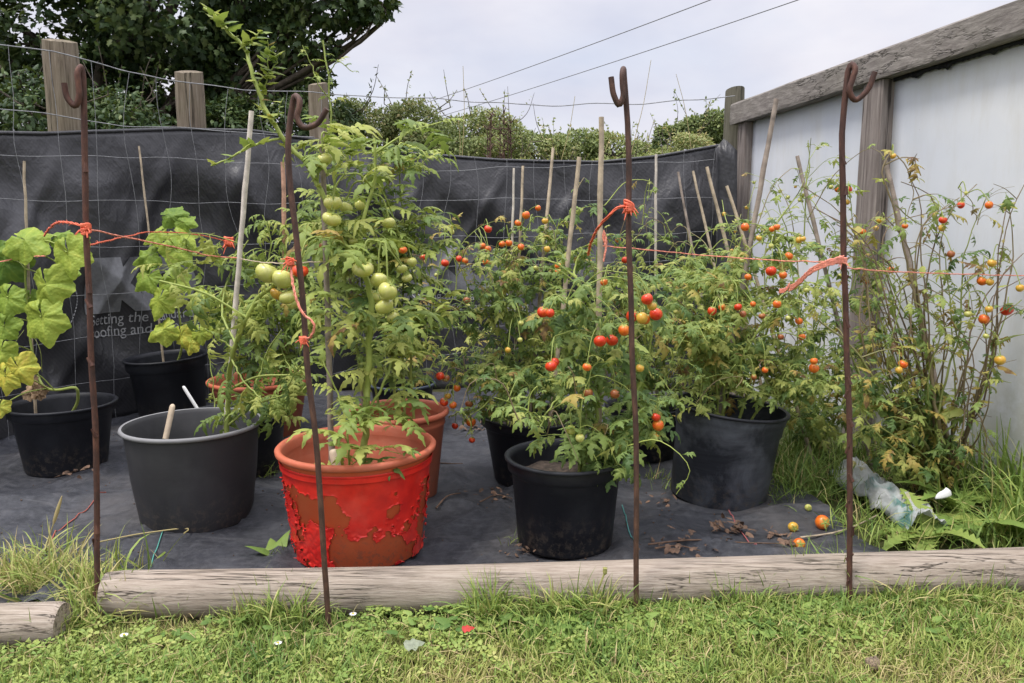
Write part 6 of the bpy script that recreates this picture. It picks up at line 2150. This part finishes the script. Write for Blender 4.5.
# ------------------------------------------------------------------ trees and bushes beyond the fence
def foliage_blob(MBo, c, rad, n, size, temps, tint, lump=1.6, hole=-.18, shell=.45):
    c = np.asarray(c)
    P = []
    v = rng.normal(size=(n * 2, 3))
    v /= np.linalg.norm(v, axis=1, keepdims=True)
    rr = (shell ** 3 + (1 - shell ** 3) * rng.random(n * 2)) ** (1 / 3)
    Q = c + v * rr[:, None] * np.asarray(rad)
    for q, d, k in zip(Q, v, rr):
        f = nz(*(q * lump)) + .5 * nz(*(q * lump * 2.6))
        if k > .75 + .45 * f and k > .6: continue
        if f < hole and k > .5: continue
        if q[2] < 0.05: continue
        P.append((q, d))
        if len(P) >= n: break
    if not P: return
    Pp = np.array([p for p, _ in P]); Dd = np.array([d for _, d in P])
    m = len(Pp)
    D = Dd * .6 + rng.normal(0, .7, (m, 3)) + np.array((0, 0, -.25))
    N_ = Dd * .7 + rng.normal(0, .45, (m, 3)) + np.array((0, 0, .7))
    clump = np.array([nz(*(p * 2.2)) for p in Pp])
    T = np.clip(tint[0] + .35 * clump + rng.normal(0, tint[1], m), 0, 1)
    MBo.scatter(temps, Pp, D, N_, rng.uniform(.65, 1.25, m) * size, T)


def tree(name, label, cat, base, blobs, n, size, mat, tint, trunk_r, temps=OAKL, group=None, limbs=True, hole=-.18, lump=1.6, twigs=0, shell=.45):
    root = thing(name, base, label, cat, group)
    tb, fb_ = MB(), MB()
    tot = sum(r[0] * r[2] for _, r in blobs)
    top = np.mean([c for c, _ in blobs], axis=0)
    base = np.asarray(base, float)
    j1 = base + (top - base) * .45
    tb.tube(spline([base - (0, 0, .1), base + (top - base) * .2 + (.05, 0, 0), j1], 12), np.linspace(trunk_r, trunk_r * .6, 12), 9)
    for c, r in blobs:
        foliage_blob(fb_, c, r, int(n * r[0] * r[2] / tot), size, temps, tint, lump, hole, shell)
        if limbs:
            c = np.asarray(c)
            S = spline([j1, (j1 + c) / 2 + rng.normal(0, .12, 3) * r[0], c, c + np.clip(rng.normal(0, .3, 3), -.5, .5) * np.asarray(r)], 14)
            tb.tube(S, np.linspace(trunk_r * .45, trunk_r * .08, 14), 6)
            for _ in range(6):
                e = c + np.clip(rng.normal(0, .35, 3), -.6, .6) * np.asarray(r)
                tb.tube(spline([S[rng.integers(5, 13)], (c + e) / 2, e], 8), np.linspace(trunk_r * .15, trunk_r * .04, 8), 4)
    for _ in range(twigs):
        c, r = blobs[rng.integers(0, len(blobs))]
        a = rng.uniform(-1, 1)
        p = np.asarray(c) + np.array((a * r[0] * .9, rng.uniform(-.4, .4) * r[1], r[2] * math.sqrt(max(0, 1 - a * a)) * .75))
        q = p + np.array((rng.normal(0, .12), rng.normal(0, .1), rng.uniform(.15, .45)))
        S = spline([p, (p + q) / 2 + rng.normal(0, .02, 3), q], 8)
        tb.tube(S, np.linspace(.005, .002, 8), 4)
        tb.tube(spline([np.asarray(c), (np.asarray(c) + p) / 2 + rng.normal(0, .03, 3), p], 8), np.linspace(.009, .005, 8), 4)
        k = 9
        T_ = rng.random(k)
        fb_.scatter(temps, p + (q - p) * T_[:, None], rng.normal(0, 1, (k, 3)) + (0, 0, .3), rng.normal(0, .5, (k, 3)) + (0, 0, .6), size * .9, np.clip(tint[0] + .15 + rng.normal(0, tint[1], k), 0, 1))
    fb_.build('crown', mat, root)
    tb.build('trunk', M['bark'], root)
    return root


def B_(px, py, Y, rx, ry, rd=None):
    c = at(px, py, Y)
    s_ = depth_of(c) / FPX
    return (c, (rx * s_, (rd or (rx + ry) / 2) * s_, ry * s_))


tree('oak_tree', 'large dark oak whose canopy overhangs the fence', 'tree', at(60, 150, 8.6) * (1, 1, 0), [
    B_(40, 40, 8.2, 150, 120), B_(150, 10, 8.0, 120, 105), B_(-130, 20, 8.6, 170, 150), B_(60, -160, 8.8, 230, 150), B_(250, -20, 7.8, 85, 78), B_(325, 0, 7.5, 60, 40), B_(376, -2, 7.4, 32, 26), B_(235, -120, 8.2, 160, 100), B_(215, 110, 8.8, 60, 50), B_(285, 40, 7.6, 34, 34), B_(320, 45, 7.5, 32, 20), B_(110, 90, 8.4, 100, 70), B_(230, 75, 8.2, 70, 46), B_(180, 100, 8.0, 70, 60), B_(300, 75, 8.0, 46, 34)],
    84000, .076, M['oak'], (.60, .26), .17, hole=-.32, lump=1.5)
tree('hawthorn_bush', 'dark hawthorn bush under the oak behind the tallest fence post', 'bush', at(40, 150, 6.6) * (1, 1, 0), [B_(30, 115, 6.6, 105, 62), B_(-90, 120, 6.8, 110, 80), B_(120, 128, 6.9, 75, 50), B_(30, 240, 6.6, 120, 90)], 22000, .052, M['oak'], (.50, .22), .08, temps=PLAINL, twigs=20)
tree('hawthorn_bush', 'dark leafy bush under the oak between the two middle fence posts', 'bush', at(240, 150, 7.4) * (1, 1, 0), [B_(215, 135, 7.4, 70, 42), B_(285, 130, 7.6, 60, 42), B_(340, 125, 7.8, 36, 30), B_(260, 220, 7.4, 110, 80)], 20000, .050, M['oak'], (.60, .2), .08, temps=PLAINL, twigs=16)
tree('hedge_bush', 'feathery light green bush rising above the sagging membrane', 'bush', at(400, 150, 9.0) * (1, 1, 0), [B_(366, 134, 8.8, 50, 42), B_(418, 130, 9.0, 56, 40), B_(470, 137, 9.2, 48, 36), B_(508, 146, 9.4, 40, 30), B_(440, 150, 8.7, 70, 28), B_(430, 220, 9.0, 100, 70)], 62000, .038, M['hedge'], (.68, .2), .08, temps=PLAINL, twigs=22, hole=-.5, lump=1.7)
tree('field_tree', 'distant round green tree in the middle of the hedge line', 'tree', at(570, 160, 16) * (1, 1, 0), [B_(530, 154, 16, 42, 28), B_(575, 152, 16.5, 46, 30), B_(614, 156, 16, 40, 28), B_(560, 200, 16, 70, 40)], 24000, .07, M['hedge'], (.58, .18), .15, temps=PLAINL, hole=-.3, lump=1.0, twigs=20)
tree('field_tree', 'distant pale green tree behind the straight rod', 'tree', at(640, 160, 18) * (1, 1, 0), [B_(636, 160, 18, 28, 24), B_(650, 172, 17, 30, 22)], 12000, .07, M['hedge'], (.55, .18), .15, temps=PLAINL, hole=-.3, lump=1.0, twigs=10)
tree('field_tree', 'rounded darker green tree beside the mossy corner post', 'tree', at(700, 150, 13) * (1, 1, 0), [B_(712, 128, 13, 24, 20), B_(690, 132, 13, 22, 20), B_(668, 145, 13.2, 20, 22), B_(700, 180, 13, 50, 40)], 20000, .058, M['hedge'], (.36, .18), .15, temps=PLAINL, hole=-.3, lump=1.2, twigs=12)
tree('bramble_bush', 'yellowish brown bush in front of the darker green tree', 'bush', at(690, 160, 9.5) * (1, 1, 0), [B_(694, 150, 9.5, 30, 24), B_(664, 160, 9.6, 22, 20), B_(690, 210, 9.5, 50, 50)], 20000, .036, M['hedge'], (.80, .2), .05, temps=PLAINL, hole=-.35, lump=2.0, twigs=10)
tree('bramble_bush', 'low bramble thicket directly beyond the middle of the membrane', 'bush', at(560, 170, 8) * (1, 1, 0), [B_(520, 172, 8, 50, 20), B_(590, 172, 8.2, 50, 18), B_(640, 172, 8.2, 36, 20), B_(570, 220, 8, 110, 50)], 30000, .034, M['hedge'], (.62, .2), .04, temps=PLAINL, hole=-.35, lump=2.0, twigs=14)

# dead dark dock stems and dry stalks beyond the membrane
b = MB()
root = thing('dead_dock', at(492, 160, 5.6) * (1, 1, 0), 'dark brown dead dock stems standing beyond the membrane', 'dead plant')
for k in range(9):
    x_ = 482 + 30 * rng.random()
    tp = at(x_, rng.uniform(108, 135), 5.6 + rng.uniform(-.1, .1))
    bs = tp * (1, 1, 0) + (rng.normal(0, .06), 0, 0)
    S = spline([bs, (bs + tp) / 2 + (rng.normal(0, .02), 0, 0), tp], 24)
    b.tube(S, np.linspace(.007, .003, 24), 5)
    for q in range(11, 24):
        for _ in range(3):
            d_ = np.array((rng.normal(0, .03), rng.normal(0, .03), rng.uniform(.01, .05)))
            b.tube([S[q], S[q] + d_], [.0045, .002], 4)
b.build('dead_stems', plain_mat('dead_stem_brown', (.09, .05, .035), .9, .3, 30), root)
for k, (x0, y0, x1, y1, lb) in enumerate(((463, 66, 462, 160, 'tallest thin dry grass stalk above the feathery bush'), (575, 96, 560, 165, 'leaning dry grass stalk left of the knobbly cane'), (651, 60, 632, 150, 'long curved grass stalk arching past the straight rod'),
                                          (676, 74, 690, 140, 'thin bent stalk above the yellowish bush'), (610, 138, 596, 165, 'short dry stalk between the reddish stake and knobbly cane'), (458, 120, 459, 165, 'pale dry stalk beside the dead dock stems'))):
    tp, mb_ = at(x0, y0, 5.2), at(x1, y1, 5.2)
    bs = mb_ * (1, 1, 0) + (0.02, 0, 0)
    b = MB()
    b.tube(spline([bs, mb_, (mb_ + tp) / 2 + (.012, 0, 0), tp], 24), np.linspace(.004, .0016, 24), 4, .04)
    tag(b.build('dry_stalk', M['grass'], origin=bs), lb, 'grass stalk')
